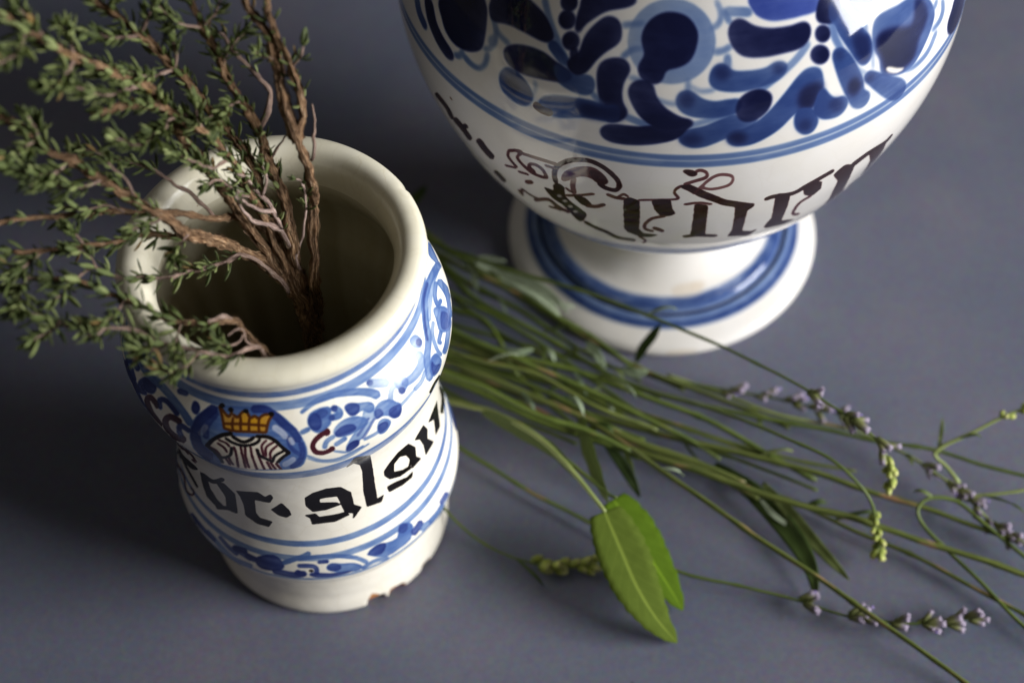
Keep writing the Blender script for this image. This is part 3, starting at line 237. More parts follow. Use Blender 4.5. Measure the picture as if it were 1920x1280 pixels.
# brush strokes: colour, opacity, outline as steps (angle round the axis in 0.01 deg, height along the wall in 0.01 mm)
PAINT_VASE = [
["l",0.72,[-8989,23827,-31,-318,-81,-298,-129,-256,-164,-204,-191,-131,-206,-58,-210,27,-200,101,-179,178,-148,235,-105,286,-57,312,1,322,58,311,119,274,169,222,211,146,235,64,239,-30,224,-114,189,-195,143,-255,84,-300]],
["l",0.95,[-10879,24084,95,36,95,34,95,33,95,31,95,29,18,58,-32,42,-96,-29,-96,-32,-96,-33,-95,-34,-96,-36,-15,-59]],
["l",0.95,[-10769,23128,38,67,37,68,37,63,36,55,39,42,44,29,50,20,53,14,57,12,55,15,19,57,-30,46,-54,-15,-56,-12,-58,-15,-57,-23,-55,-36,-49,-53,-43,-64,-39,-67,-36,-68,-38,-64,9,-64]],
["l",0.95,[-10622,22573,76,-17,76,-18,75,-20,75,-21,75,-22,23,38,-13,50,-75,22,-75,21,-76,20,-76,18,-76,18,-22,-41]],
["l",0.95,[-9517,22742,3,-114,3,-115,3,-116,3,-118,3,-118,29,-35,28,35,-3,119,-3,117,-3,116,-2,116,-3,114,-30,33]],
["l",0.95,[-9466,22443,40,-39,40,-44,42,-44,46,-38,51,-25,56,-7,59,6,59,12,60,13,57,9,13,43,-20,38,-59,-8,-59,-14,-58,-12,-54,-5,-48,6,-43,21,-39,33,-40,40,-40,44,-42,40,-25,-21]],
["l",0.95,[-8778,23386,-1,-84,-1,-85,-1,-86,0,-86,-1,-86,45,-58,46,45,1,86,1,86,1,86,1,85,1,84,-45,57]],
["l",0.95,[-9028,23451,40,1,42,-2,43,0,44,3,44,13,42,22,40,30,37,33,35,32,36,30,2,66,-40,30,-37,-30,-36,-33,-34,-31,-34,-26,-33,-18,-34,-9,-38,-3,-40,1,-42,1,-42,-1,-23,-55]],
["l",0.95,[-9090,24162,72,28,75,29,67,60,44,100,25,121,4,132,-24,141,-43,145,-44,141,-39,13,-22,-45,44,-140,43,-139,21,-121,-3,-109,-20,-100,-32,-74,-47,-42,-68,-25,-72,-29,-11,-51]],
["l",0.95,[-8839,24724,30,-84,30,-84,30,-85,29,-85,30,-86,48,-14,24,59,-29,86,-29,85,-30,86,-29,84,-30,85,-50,13]],
["l",0.95,[-8750,24592,105,-18,105,-20,105,-21,106,-24,105,-25,53,76,-38,100,-106,26,-107,24,-106,21,-106,20,-106,18,-50,-82]],
["l",0.95,[-10095,21982,36,-24,34,-25,36,-25,39,-24,43,-20,49,-14,52,-10,53,-8,54,-8,53,-10,17,39,-14,45,-53,9,-54,9,-53,8,-50,9,-45,13,-39,18,-36,22,-35,24,-35,26,-36,24,-23,-29]],
["l",0.95,[-7106,23318,-106,-140,-102,-142,-116,-141,-150,-149,-165,-154,-149,-143,-118,-112,-105,-96,-104,-99,0,-85,45,-41,104,100,106,96,120,115,150,143,167,157,155,152,121,148,105,145,105,140,-10,80]],
["l",0.95,[-10662,21251,75,-40,76,-44,75,-45,74,-42,72,-35,67,-24,64,-15,61,-10,59,-10,60,-14,29,66,-20,76,-61,14,-60,10,-59,10,-60,14,-63,22,-68,32,-71,41,-75,45,-76,44,-75,40,-36,-54]],
["l",0.95,[-9461,21024,89,53,89,50,89,47,90,47,92,48,95,48,96,47,97,46,98,43,97,41,11,66,-31,49,-98,-41,-98,-44,-97,-46,-96,-47,-94,-47,-92,-46,-90,-47,-89,-48,-89,-50,-89,-53,-10,-69]],
["l",0.95,[-6593,23705,8,-121,8,-125,8,-127,11,-122,15,-115,20,-103,23,-92,26,-85,24,-80,24,-84,51,-35,26,58,-25,86,-24,82,-24,80,-20,82,-18,92,-14,107,-10,117,-8,124,-7,126,-7,122,-46,49]],
["e",0.97,[-10395,24095,46,160,75,146,112,126,135,87,146,24,145,-23,126,-55,109,-100,91,-170,58,-197,4,-183,-26,-188,-37,-219,-64,-200,-109,-130,-125,-91,-130,-46,-106,-58,-24,-152,-15,-158,-64,-106,-87,-48,-113,40,-105,100,-57,154,-17,183,57,178,56,186,-42,204,-55,200,-6,174]],
["e",0.9,[-8675,24121,35,134,59,98,79,36,96,-24,98,-114,121,-137,171,-102,197,-79,228,-44,214,-22,144,17,104,10,72,-48,36,-86,2,-138,-35,-149,-66,-130,-106,-97,-162,-29,-192,-1,-213,-2,-213,12,-193,33,-164,56,-110,88,-78,117,-62,149,-41,160,-23,151]],
["d",0.9,[-8149,24680,-54,135,-40,149,123,75,448,-75,615,-217,446,-238,112,-150,-64,-100,-105,-65,-116,-28,-156,3,-153,7,-139,5,-137,11,-125,12,-109,11,-97,14,-92,30,-93,52,-89,69,-72,71,-50,68,-34,73]],
["f",0.9,[-9067,22641,22,203,55,182,90,72,98,-7,59,-109,73,-126,130,-54,164,-25,213,-10,195,12,86,66,58,64,103,-4,92,-43,46,-75,2,-99,-53,-133,-97,-125,-136,-74,-168,-50,-198,-48,-203,-27,-182,20,-159,43,-121,48,-88,69,-58,97]],
["e",0.5,[-8654,22809,-7,-66,-18,-61,-28,-50,-36,-37,-42,-21,-45,-3,-45,15,-42,31,-36,47,-28,57,-17,65,-7,68,6,67,17,61,28,51,36,37,43,21,46,4,46,-15,42,-32,36,-46,28,-58,17,-66]],
["e",0.5,[-7591,22660,-7,-46,-16,-39,-25,-30,-30,-18,-35,-6,-37,7,-37,20,-34,31,-28,40,-21,46,-13,49,-3,49,7,46,16,39,24,30,31,20,35,6,38,-7,37,-20,34,-31,28,-40,21,-47,12,-49]],
["f",0.9,[-9672,21924,13,182,54,143,83,49,97,-23,87,-117,99,-139,127,-89,158,-49,238,41,201,4,38,-178,-62,-197,-157,-90,-200,-41,-198,0,-184,32,-144,55,-113,92,-89,152]],
["e",0.5,[-9318,21999,-5,-70,-14,-64,-25,-56,-33,-43,-38,-27,-42,-10,-43,9,-40,26,-35,43,-27,55,-18,64,-8,69,4,70,14,65,25,55,32,44,40,27,42,10,43,-9,40,-26,35,-43,28,-55,17,-65]],
["f",0.95,[-9583,20580,-1,166,68,155,157,69,217,77,293,215,260,154,52,-88,28,-128,200,10,163,-12,-68,-155,-161,-185,-180,-118,-198,-112,-192,-151,-179,-127,-150,-41,-126,26,-113,101]],
["e",0.4,[-9131,20598,-6,-69,-21,-66,-34,-54,-46,-42,-54,-25,-58,-8,-59,11,-55,27,-48,44,-37,55,-25,66,-10,70,7,70,20,65,35,57,45,42,54,26,58,9,59,-11,55,-27,48,-45,38,-58,24,-66]],
["e",0.95,[-8552,21554,3,125,20,129,40,112,66,96,86,80,86,44,85,-2,85,-38,69,-54,48,-65,32,-80,11,-97,-13,-127,-33,-146,-49,-129,-69,-104,-84,-88,-81,-55,-75,-14,-73,20,-60,51,-45,93,-33,123]],
["f",0.95,[-8713,20566,7,145,50,111,102,1,129,-3,137,87,144,139,144,183,144,213,144,240,132,224,93,163,83,134,101,134,109,90,124,5,107,-54,54,-90,21,-162,8,-319,-31,-343,-116,-247,-145,-154,-122,43,-128,41,-148,-190,-146,-240,-128,-149,-130,-119,-151,-115,-157,-78,-166,-12,-143,45,-84,124]],
["e",0.7,[-8324,20477,-5,-68,-18,-59,-30,-46,-39,-31,-47,-14,-50,4,-51,24,-48,38,-42,52,-32,62,-21,69,-9,70,5,65,18,59,30,47,39,33,46,14,51,-3,50,-22,49,-38,41,-53,33,-63,21,-69]],
["e",0.8,[-7391,21629,27,126,49,111,72,73,112,28,135,-13,98,-59,35,-119,-3,-162,-30,-159,-67,-156,-94,-156,-86,-97,-74,-8,-69,54,-53,89,-36,133,-19,165]],
["f",0.95,[-7421,20993,15,84,26,55,41,23,68,-10,85,-43,71,-72,47,-114,34,-143,24,-127,12,-85,2,-68,-8,-72,-21,-100,-30,-109,-39,-71,-51,-19,-61,18,-58,54,-57,99,-55,131,-38,139,-17,149,0,157]],
["e",0.35,[-7104,20431,-3,-70,-12,-60,-21,-45,-28,-28,-33,-7,-37,13,-37,34,-36,50,-30,62,-24,72,-16,76,-7,75,4,67,12,59,21,43,28,28,34,7,36,-11,37,-32,34,-47,31,-62,24,-70,15,-77]],
["f",0.95,[-7058,20995,29,239,61,270,62,154,47,-41,46,-151,46,-142,47,-100,48,-89,51,-64,62,-17,66,8,54,-20,42,-71,30,-98,7,-104,-23,-121,-46,-128,-61,-87,-84,-20,-98,22,-88,37,-69,44,-58,59,-52,78,-54,89,-47,108]],
["e",0.35,[-6405,20696,-5,-73,-17,-59,-29,-41,-37,-19,-44,4,-47,27,-48,47,-44,62,-38,75,-30,83,-18,83,-7,79,6,71,18,57,28,39,37,20,44,-2,46,-23,46,-43,44,-60,38,-75,30,-83,19,-85]],
["e",0.92,[-6609,23313,-12,-52,-21,-45,-28,-32,-33,-19,-37,-3,-37,12,-36,27,-32,39,-25,49,-17,56,-8,59,1,58,11,53,21,45,28,33,34,19,37,3,38,-11,36,-27,32,-39,25,-50,17,-57,8,-59]],
["e",0.95,[-6700,22690,-11,-61,-22,-52,-32,-37,-39,-21,-44,-1,-46,15,-44,33,-40,48,-33,59,-23,66,-13,69,-1,68,11,62,22,51,32,37,40,22,44,2,46,-14,45,-33,40,-47,32,-59,24,-68,12,-70]],
["e",0.92,[-6580,24493,-100,-148,-88,-232,-41,-194,25,-103,68,-63,70,-46,61,-44,64,-27,63,12,67,68,68,106,50,116,27,131,8,141,-28,117,-83,101,-119,74]],
["e",0.97,[-11023,20499,8,140,49,129,63,74,115,48,215,14,247,21,232,96,218,112,191,105,157,69,119,-16,60,-58,-39,-70,-82,-106,-65,-180,-101,-192,-192,-146,-228,-123,-231,-86,-223,-54,-200,-18,-162,26,-102,90]],
["e",0.9,[-10557,22064,2,222,55,158,98,75,109,13,77,-29,59,-82,31,-160,37,-194,82,-201,113,-196,157,-175,158,-140,146,-53,58,-44,-166,-142,-230,-126,-161,18,-146,96,-140,141,-128,204,-125,308]],
["e",0.97,[-11196,22547,4,184,36,144,91,120,113,79,115,37,104,-18,76,-92,37,-141,-39,-181,-56,-200,-24,-186,-5,-188,16,-211,33,-198,62,-138,42,-123,-31,-148,-73,-133,-113,-108,-116,-25,-71,158,-54,247,-50,288,-41,302,-36,282]],
["l",0.95,[-12695,24235,99,-208,95,-213,100,-212,108,-207,113,-204,111,-216,110,-234,110,-248,105,-256,43,6,17,69,-106,255,-109,248,-111,235,-111,216,-110,203,-106,202,-97,208,-93,211,-99,209,-49,-3]],
["l",0.95,[-13732,22966,66,-102,64,-103,52,-111,37,-132,27,-141,9,-130,-9,-112,-24,-102,-30,-77,-38,-49,-56,-41,-61,-47,-20,-65,26,-29,62,47,67,51,62,82,44,112,30,127,10,134,-10,145,-27,150,-40,140,-55,119,-66,106,-67,102,-40,-16]],
["l",0.95,[-13489,22439,-21,-32,-23,-31,-26,-38,-24,-46,-16,-55,-1,-56,9,-51,12,-50,12,-48,10,-48,30,1,21,49,-11,48,-12,49,-11,46,-7,40,0,29,6,22,14,25,21,30,25,34,23,35,-1,46]],
["l",0.95,[-13538,22600,29,-26,27,-27,30,-28,34,-28,40,-25,49,-24,55,-21,57,-22,58,-21,55,-24,30,36,-3,49,-56,23,-57,23,-57,21,-53,21,-46,23,-37,23,-30,25,-28,27,-27,28,-31,26,-34,-26]],
["l",0.95,[-13590,21738,3,-144,0,-145,-11,-123,-27,-111,-37,-94,-39,-60,-57,-33,-76,-9,-78,5,-71,23,-73,39,-76,37,-43,-51,-7,-71,76,-37,76,-40,78,-24,85,-4,88,13,85,52,73,107,51,131,35,141,13,146,-1,150,-2,144,-33,13]],
["l",0.95,[-14402,20720,37,29,39,27,43,30,45,42,46,70,30,85,13,75,5,66,3,60,6,57,-38,21,-47,-74,-6,-62,-3,-63,-5,-57,-7,-41,-4,-15,-6,-7,-23,-20,-34,-23,-40,-26,-39,-30,-39,-96]],
["l",0.95,[-12464,21641,15,-42,17,-38,14,-38,10,-43,4,-52,-3,-70,-11,-87,-15,-97,-16,-100,-15,-101,15,-25,23,26,15,99,16,100,15,99,11,93,4,81,-5,67,-13,53,-16,43,-16,37,-14,40,-24,-4]],
["l",0.95,[-11301,21839,55,-80,54,-81,53,-82,53,-85,53,-85,37,20,6,70,-53,86,-53,83,-54,82,-54,82,-54,79,-38,-21]],
["e",0.95,[-13670,22860,-121,272,-14,347,294,296,355,186,210,-3,164,-81,150,-73,136,-119,155,-227,103,-229,-17,-123,-94,-62,-170,-4,-208,17,-204,16,-196,0,-160,-43,-140,-57,-133,-102]],
["f",0.9,[-12287,22928,33,-38,32,-37,33,-39,33,-40,35,-41,37,-43,38,-45,39,-47,38,-47,38,-47,90,53,13,149,-38,47,-39,47,-38,47,-38,45,-36,43,-34,40,-33,39,-32,38,-33,38,-33,38,-94,-53]],
["e",0.97,[-13187,22035,15,165,88,158,143,126,180,90,199,48,194,-2,148,-67,145,-94,207,-83,154,-102,-17,-139,-86,-126,-75,-44,-126,-26,-248,-79,-275,-84,-215,-44,-181,13,-155,124]],
["f",0.9,[-12075,22459,83,-19,138,-98,140,-68,142,35,147,65,107,-2,50,-133,11,-198,-23,-157,-60,-79,-94,-38,-109,-4,-131,26,-147,59,-119,93,-82,174,-54,211]],
["f",0.97,[-13175,21176,11,138,29,134,43,102,55,62,67,30,74,1,82,-33,86,-63,79,-76,70,-84,62,-97,44,-102,21,-107,2,-113,-15,-106,-35,-105,-53,-99,-63,-66,-79,-17,-91,16,-86,29,-78,33,-74,46,-60,76,-45,117,-32,144]],
["e",0.5,[-13099,21337,40,75,77,39,77,2,73,-42,72,-78,47,-96,14,-121,-11,-138,-33,-99,-66,-44,-87,-6,-77,47,-60,134,-51,183]],
["f",0.95,[-12280,20906,42,165,96,166,161,117,210,89,278,80,260,34,141,-42,104,-35,129,89,101,36,41,-226,-18,-257,-92,-72,-139,-13,-164,2,-195,-22,-245,-140,-235,-155,-148,-46,-106,-1,-91,2,-67,32,-50,80]],
["e",0.6,[-11471,21446,127,39,187,-9,169,4,129,80,112,98,80,18,43,-135,10,-216,-29,-174,-78,-71,-117,-26,-128,-17,-149,-33,-160,-25,-122,25,-72,127,-32,180]],
["e",0.97,[-11927,24476,6,-61,-5,-61,-16,-58,-26,-51,-34,-40,-40,-27,-42,-11,-43,4,-40,21,-36,34,-27,47,-18,55,-7,61,3,61,16,59,25,51,35,41,40,27,44,11,44,-4,41,-21,36,-35,27,-48]],
["e",0.97,[-11874,23961,5,-62,-6,-63,-16,-58,-26,-52,-34,-40,-38,-28,-42,-11,-41,5,-39,21,-33,35,-26,48,-16,56,-6,62,4,63,16,60,26,52,34,41,39,28,43,10,42,-4,40,-22,33,-36,25,-48]],
["e",0.97,[-11700,23375,3,-64,-7,-64,-17,-60,-26,-52,-34,-41,-37,-27,-40,-10,-40,6,-36,23,-32,37,-23,50,-14,59,-5,64,6,64,17,61,26,53,34,41,38,27,41,10,40,-6,37,-24,32,-37,23,-51]],
["e",0.97,[-11821,22553,5,114,47,117,78,100,77,133,23,236,19,255,56,209,76,189,96,189,100,144,81,51,74,-4,79,-22,68,-87,55,-222,9,-251,-88,-170,-121,-160,-111,-185,-103,-203,-80,-247,-76,-220,-93,-126,-94,-42,-103,77]],
["e",0.92,[-11815,24025,10,254,19,217,-56,101,76,97,545,212,533,106,42,-96,-124,-141,-117,-73,-139,-63,-129,-64,-125,-85,-119,-143,-110,-162,-95,-145,-78,-151,-49,-222,-34,-124,-31,190]],
["e",0.9,[-11808,23088,9,-68,9,-68,9,-68,8,-69,8,-69,56,-31,43,77,-8,70,-8,69,-8,68,-9,68,-9,68,-57,29]],
["e",0.95,[-15099,22219,306,454,422,449,332,159,181,-282,94,-532,32,-458,-11,-225,-52,-124,-69,-100,-84,-104,-101,-81,-101,-62,-99,-48,-99,-29,-97,-5,-93,24,-91,49,-82,62,-69,67,-58,84,-58,121,-115,146,-120,176]],
["e",0.95,[-15601,21619,47,75,104,25,104,-31,84,-111,79,-172,86,-154,98,-103,106,-83,110,-81,131,-77,136,-74,86,-82,15,-93,-30,-92,-46,-69,-54,-32,-69,-7,-81,21,-98,49,-113,71,-114,90,-116,109,-121,124,-107,145,-103,192,-93,208]],
["f",0.9,[-15984,21056,36,-64,34,-67,34,-68,39,-65,47,-60,58,-49,64,-40,68,-36,66,-38,61,-43,88,98,36,130,-60,46,-65,40,-65,38,-60,40,-53,45,-43,54,-36,62,-34,64,-35,65,-37,63,-88,-77]],
["n",0.9,[-12383,20709,27,-19,25,-22,28,-22,31,-20,36,-14,38,-5,39,1,39,5,38,5,36,2,44,99,-21,94,-38,-2,-38,-5,-36,-4,-33,-1,-29,5,-26,10,-24,15,-25,20,-27,22,-27,20,-56,-70]],
["f",0.95,[-6442,24241,70,-14,70,-115,60,-111,59,-142,63,-169,76,-212,120,-309,117,-322,63,-236,29,-202,-6,-205,-31,-171,-54,-111,-63,-59,-60,-10,-58,44,-48,93,-53,157,-71,243,-77,285,-89,312,-75,282,-31,192,-21,131,-51,35,-33,65,31,290]],
["e",0.6,[-6113,23034,87,3,119,-95,96,-120,50,-122,26,-144,10,-139,0,-137,-14,-132,-33,-99,-61,-62,-79,-29,-69,22,-53,83,-44,133,-31,166,-24,238,-8,267]],
["f",0.95,[-5988,24084,150,-64,210,-142,147,-137,23,-91,-42,-74,-55,-55,-58,-34,-70,-17,-63,-4,-45,3,-39,15,-36,38,-37,68,-36,90,-27,97,-32,121,-24,128]],
["f",0.9,[-6591,22567,23,141,49,36,59,6,70,-58,80,-148,80,-211,73,-275,63,-286,48,-221,31,-202,3,-221,11,-197,71,-118,70,-104,9,-148,-22,-141,-44,-96,-70,-34,-106,51,-113,146,-85,281,-72,331,-69,304,-63,334,-62,448]],
["e",0.85,[-6338,21448,34,78,52,48,52,12,47,-34,46,-71,35,-86,24,-105,14,-123,-6,-107,-32,-93,-52,-77,-51,-36,-48,20,-48,60,-37,91,-24,134,-13,162]],
["e",0.45,[-6328,22428,-8,-41,-16,-33,-23,-22,-28,-10,-32,3,-33,15,-32,27,-29,36,-24,43,-17,47,-9,48,-1,47,8,41,16,33,23,22,28,11,32,-2,33,-14,32,-27,30,-36,23,-44,18,-48,9,-49]],
["f",0.82,[-5954,21391,36,77,69,19,63,-48,94,-118,177,-236,201,-282,169,-224,141,-211,96,-220,52,-198,1,-161,-51,-105,-111,-48,-151,72,-174,278,-177,357,-179,395,-143,340,-81,193]],
["e",0.5,[-5698,21171,-6,-41,-14,-30,-21,-17,-27,-4,-31,11,-33,23,-33,34,-30,43,-25,50,-20,52,-11,51,-3,46,6,39,14,30,21,18,27,5,31,-9,33,-22,32,-33,30,-43,25,-49,20,-53,11,-53]],
["f",0.72,[-5527,21202,-5,254,9,264,-57,209,-60,188,-14,168,10,182,31,265,62,230,90,87,135,17,221,-42,245,-70,199,-19,191,-53,216,-179,192,-239,103,-244,53,-239,27,-200,-24,-184,-100,-196,-125,-184,-107,-140,-108,-129,-119,-150,-127,-127,-140,-65,-163,10,-220,125,-202,159,-132,135]],
["e",0.85,[-5482,21254,-18,218,-2,230,-50,197,-48,185,-20,191,15,161,76,95,118,34,160,-49,190,-110,236,-221,217,-156,105,193,59,276,30,189,36,104,107,-53,109,-168,64,-300,25,-320,-50,-188,-87,-129,-96,-85,-94,-83,-71,-140,-59,-163,-46,-179,-68,-149,-136,-64,-164,3,-168,86,-156,124,-126,121]],
["c",0.9,[-5417,21256,19,1,41,-33,48,-47,53,-62,61,-80,63,-78,76,-77,76,-74,37,-50,-35,-9,-77,19,-78,39,-71,63,-72,81,-59,82,-43,86,-30,86]],
["e",0.92,[-3264,20127,-57,167,-28,178,5,152,50,106,80,83,83,71,59,103,56,97,86,5,169,-171,243,-337,237,-418,62,-285,-92,-132,-135,-62,-156,-11,-173,23,-152,51,-133,100,-118,136]],
["l",0.9,[-2157,19924,28,-175,-176,122,33,-185,88,-272,-193,151,69,-184,-97,148,183,-136,-83,264,243,-229,-107,298,-28,175,262,-314]],
["l",0.9,[-3556,21851,-4,-134,-4,-133,-16,-115,-39,-88,-54,-71,-68,-50,-88,-21,-104,-1,-102,-7,10,-62,47,-59,103,4,108,-2,97,19,75,51,57,77,41,99,18,125,1,143,5,135,-41,73]],
["l",0.9,[-3722,22061,-23,-32,-22,-34,-22,-33,-23,-28,-23,-20,-26,-10,-28,-3,-30,0,-32,1,-31,-2,4,-44,37,-45,30,1,31,-2,33,-1,33,4,30,12,27,23,25,29,23,34,23,33,23,31,-20,56]],
["l",0.9,[-3893,21014,-105,-145,-96,-156,-107,-115,-133,-56,-143,-20,-130,2,-106,33,-96,58,-96,55,-8,-43,34,-66,99,-60,105,-66,117,-39,138,-7,151,17,140,55,111,122,98,158,104,146,-27,78]],
["l",0.9,[-5786,23162,-6,-68,-6,-67,-6,-68,-4,-69,-5,-70,24,-39,27,8,4,70,5,69,6,68,6,68,6,68,-24,38]],
["l",0.9,[-5653,22477,-21,-113,-21,-118,-19,-118,-16,-115,-12,-106,-6,-94,-2,-86,1,-79,1,-77,1,-82,20,-36,20,7,-1,83,-2,78,0,78,1,83,6,92,12,104,15,114,20,118,21,118,20,114,-16,35]],
["l",0.9,[-6124,21822,43,-77,43,-78,43,-79,44,-81,45,-83,29,-5,0,48,-45,83,-44,81,-43,78,-43,78,-43,77,-28,4]],
["l",0.9,[-6530,23601,-2,-91,-2,-94,-2,-94,0,-91,5,-88,8,-79,12,-71,13,-65,14,-63,13,-65,42,-36,27,41,-13,67,-14,64,-12,61,-10,64,-8,69,-4,80,1,88,2,92,2,95,3,91,-36,48]],
["k",0.9,[-11935,17383,-3,191,-5,176,4,165,14,162,20,151,36,148,62,164,81,164,85,140,91,110,97,88,93,57,87,26,84,0,81,-27,80,-60,78,-89,71,-102,65,-116,58,-129,43,-125,26,-114,12,-102,-1,-84,-11,-80,-23,-77,-31,-49,-53,-9,-70,25,-60,35,-38,42,-31,55,-32,56,-29,-43,-3,-88,32,-59,34,-62,45,-49,65,-38,74,-26,67,14,53,81,38,128,19,138,1,137,-16,133,-31,132,-46,132,-60,134,-68,118,-73,105,-82,91,-85,62,-86,30,-88,1,-92,-28,-98,-59,-101,-89,-97,-116,-91,-147,-87,-178,-72,-189,-48,-194,-27,-192,-17,-193,-6,-195,4,-192,3,-193,30,-2]],
["m",0.8,[-11825,17658,26,263,69,320,107,240,129,194,147,150,141,76,106,-30,87,-107,81,-191,45,-211,-28,-161,-61,-95,-59,36,-70,85,-82,82,-91,47,-99,-43,-105,-112,-114,-208,-106,-213,-82,-129]],
["k",0.6,[-11208,18702,47,48,78,-2,70,-42,55,-95,47,-137,24,-124,-11,-100,-35,-85,-43,-46,-48,3,-55,41,-47,81,-43,148,-34,182]],
["m",0.7,[-11594,18063,-9,-98,-10,-101,-10,-108,-10,-115,-7,-118,-4,-119,0,-112,1,-109,1,-105,0,-108,46,-22,46,170,-1,107,-2,105,-2,97,0,93,2,88,5,90,8,96,9,98,10,102,9,99,-33,71]],
["m",0.7,[-11768,17212,12,-35,12,-38,12,-37,13,-34,15,-25,15,-13,17,-2,15,3,14,5,14,1,19,61,-3,58,-15,-1,-14,-5,-14,-3,-12,2,-11,9,-11,20,-12,30,-12,36,-12,38,-12,34,-22,-32]],
["k",0.97,[-12270,16651,106,25,123,-15,9,163,-3,202,55,196,65,128,58,-22,40,-132,-16,-266,-9,-317,75,-253,103,-237,114,-225,86,-237,-1,-282,-46,-294,-76,-357,-90,-212,-68,227,-63,380,-67,345,-75,286,-93,98,-91,119,-93,364]],
["c",0.5,[-11911,16488,-4,-28,-7,-30,-10,-30,-12,-29,-13,-25,-14,-20,-13,-14,-11,-6,-9,2,-7,10,-3,17,1,23,4,28,7,30,10,31,12,29,14,25,13,20,13,12,11,6,9,-2,6,-10,3,-16]],
["c",0.5,[-11810,16219,-4,-29,-7,-31,-10,-31,-12,-30,-13,-26,-14,-21,-13,-13,-11,-6,-9,3,-7,11,-2,18,0,24,4,30,8,31,10,32,12,30,13,26,14,20,12,13,12,5,9,-3,6,-11,3,-18]],
["c",0.5,[-11714,15871,-5,-31,-7,-33,-10,-33,-13,-31,-13,-28,-14,-22,-14,-15,-11,-6,-9,4,-6,13,-3,21,1,27,5,31,7,34,11,33,12,32,13,27,14,21,13,13,11,5,9,-4,6,-12,3,-20]],
["c",0.5,[-11631,15524,-5,-33,-8,-35,-10,-37,-13,-34,-14,-29,-14,-23,-14,-15,-11,-5,-10,4,-6,14,-2,22,1,30,5,34,8,37,11,36,13,33,13,29,14,22,13,13,12,5,9,-5,6,-14,2,-21]],
["m",0.9,[-11799,16596,57,64,55,58,55,58,57,60,62,71,68,84,72,90,73,91,72,90,70,81,13,74,-13,44,-70,-80,-71,-86,-73,-90,-70,-87,-66,-78,-60,-68,-56,-59,-53,-54,-54,-54,-56,-62,-21,-90]],
["k",0.97,[-11591,16812,50,69,77,50,68,-5,56,-95,48,-153,17,-137,-33,-104,-64,-87,-59,-37,-41,38,-35,89,-29,95,-32,93,-25,101]],
["m",0.95,[-11393,16218,45,25,45,20,46,21,46,27,45,41,44,58,41,70,38,71,36,69,36,63,17,139,-26,63,-36,-62,-36,-66,-35,-65,-35,-57,-35,-46,-38,-32,-41,-23,-43,-18,-45,-19,-45,-23,-34,-139]],
["k",0.85,[-11551,14482,75,-97,76,-107,79,-95,84,-69,85,-60,82,-81,74,-139,75,-182,94,-132,120,-21,132,33,129,18,29,179,-11,168,-126,-13,-126,-24,-110,18,-86,107,-73,158,-77,132,-85,78,-83,57,-81,64,-76,90,-74,103,-74,98,-42,-120]],
["m",0.8,[-10306,14190,31,-74,33,-80,31,-79,24,-75,10,-56,0,-5,-7,-45,-17,-76,-22,-88,-19,-96,-2,-136,20,-26,18,92,21,92,21,100,18,128,0,161,-18,108,-27,87,-33,76,-33,73,-30,72,-19,-53]],
["m",0.88,[-13002,17972,62,96,57,87,55,68,68,64,66,46,19,18,-19,-33,-72,-176,-57,-221,11,-164,40,-118,53,-102,59,-107,72,-96,84,-60,106,-5,114,30,84,40,55,84,18,156,-11,89,-20,126,-36,141,-49,104,-66,39,-77,-1,-67,-35,-59,-97,-45,-148,-15,-153,28,-81,46,-55,45,-55,35,68,10,96,-45,53,-43,50,-19,46,5,33,15,52,28,45,55,29,71,3,58,-34,42,-91,32,-137,19,-120,9,-73,12,37,-10,-5,-77,-35,-108,-25,-99,6,-77,57,-69,91,-58,99,-50,99,-38,100,-11,83,31,108,68,166,46,179,-48,41,-74,-50,-72,-65,-61,-74,-61,-91,-60,-91,-24,-98]],
["m",0.88,[-13020,18018,-10,-76,-14,-80,-14,-94,-10,-103,5,-97,19,-89,30,-84,36,-82,36,-85,33,-87,37,60,20,104,-34,85,-37,83,-35,80,-29,76,-18,73,-3,70,5,65,11,71,14,83,11,83,-21,19]],
["m",0.88,[-12677,18253,59,22,56,19,56,18,62,19,73,22,86,24,96,24,101,22,101,18,96,13,25,67,-7,63,-96,-12,-100,-16,-100,-21,-95,-23,-86,-23,-72,-21,-61,-17,-56,-17,-55,-17,-58,-21,-29,-77]],
["m",0.88,[-12160,18161,48,9,48,9,48,7,47,7,47,5,18,49,-4,48,-46,-5,-48,-6,-47,-7,-48,-8,-48,-9,-19,-52]],
["m",0.88,[-13248,16733,71,78,67,71,66,67,65,64,63,59,27,81,-3,53,-62,-56,-63,-60,-64,-62,-66,-69,-69,-73,-32,-93]],
["m",0.88,[-12891,16856,55,39,53,37,53,34,52,33,51,31,29,84,-1,66,-50,-28,-51,-30,-52,-31,-52,-34,-53,-36,-33,-94]],
["m",0.88,[-12779,16202,39,62,38,59,38,57,37,56,37,54,51,195,-16,96,-36,-50,-35,-51,-36,-52,-36,-54,-37,-54,-59,-214]],
["m",0.88,[-13237,14852,2,-198,0,-205,80,63,61,327,44,351,6,87,20,-39,58,-97,74,-76,94,-2,104,14,101,4,41,115,14,114,-98,1,-101,-8,-88,7,-69,77,-57,100,-81,-57,-97,-409,-50,-371,-10,-114,47,170,-2,194,-2,199,-45,-80]],
["m",0.88,[-12798,14664,117,218,116,228,103,194,86,133,63,53,46,-36,33,-111,28,-160,25,-180,32,-160,57,113,35,219,-30,155,-26,175,-31,162,-41,120,-58,45,-79,-56,-94,-139,-104,-190,-110,-215,-110,-205,-70,-256]],
["m",0.88,[-12406,14770,108,79,104,70,102,61,99,54,96,45,30,107,2,94,-95,-41,-96,-50,-100,-57,-102,-67,-106,-76,-37,-122]],
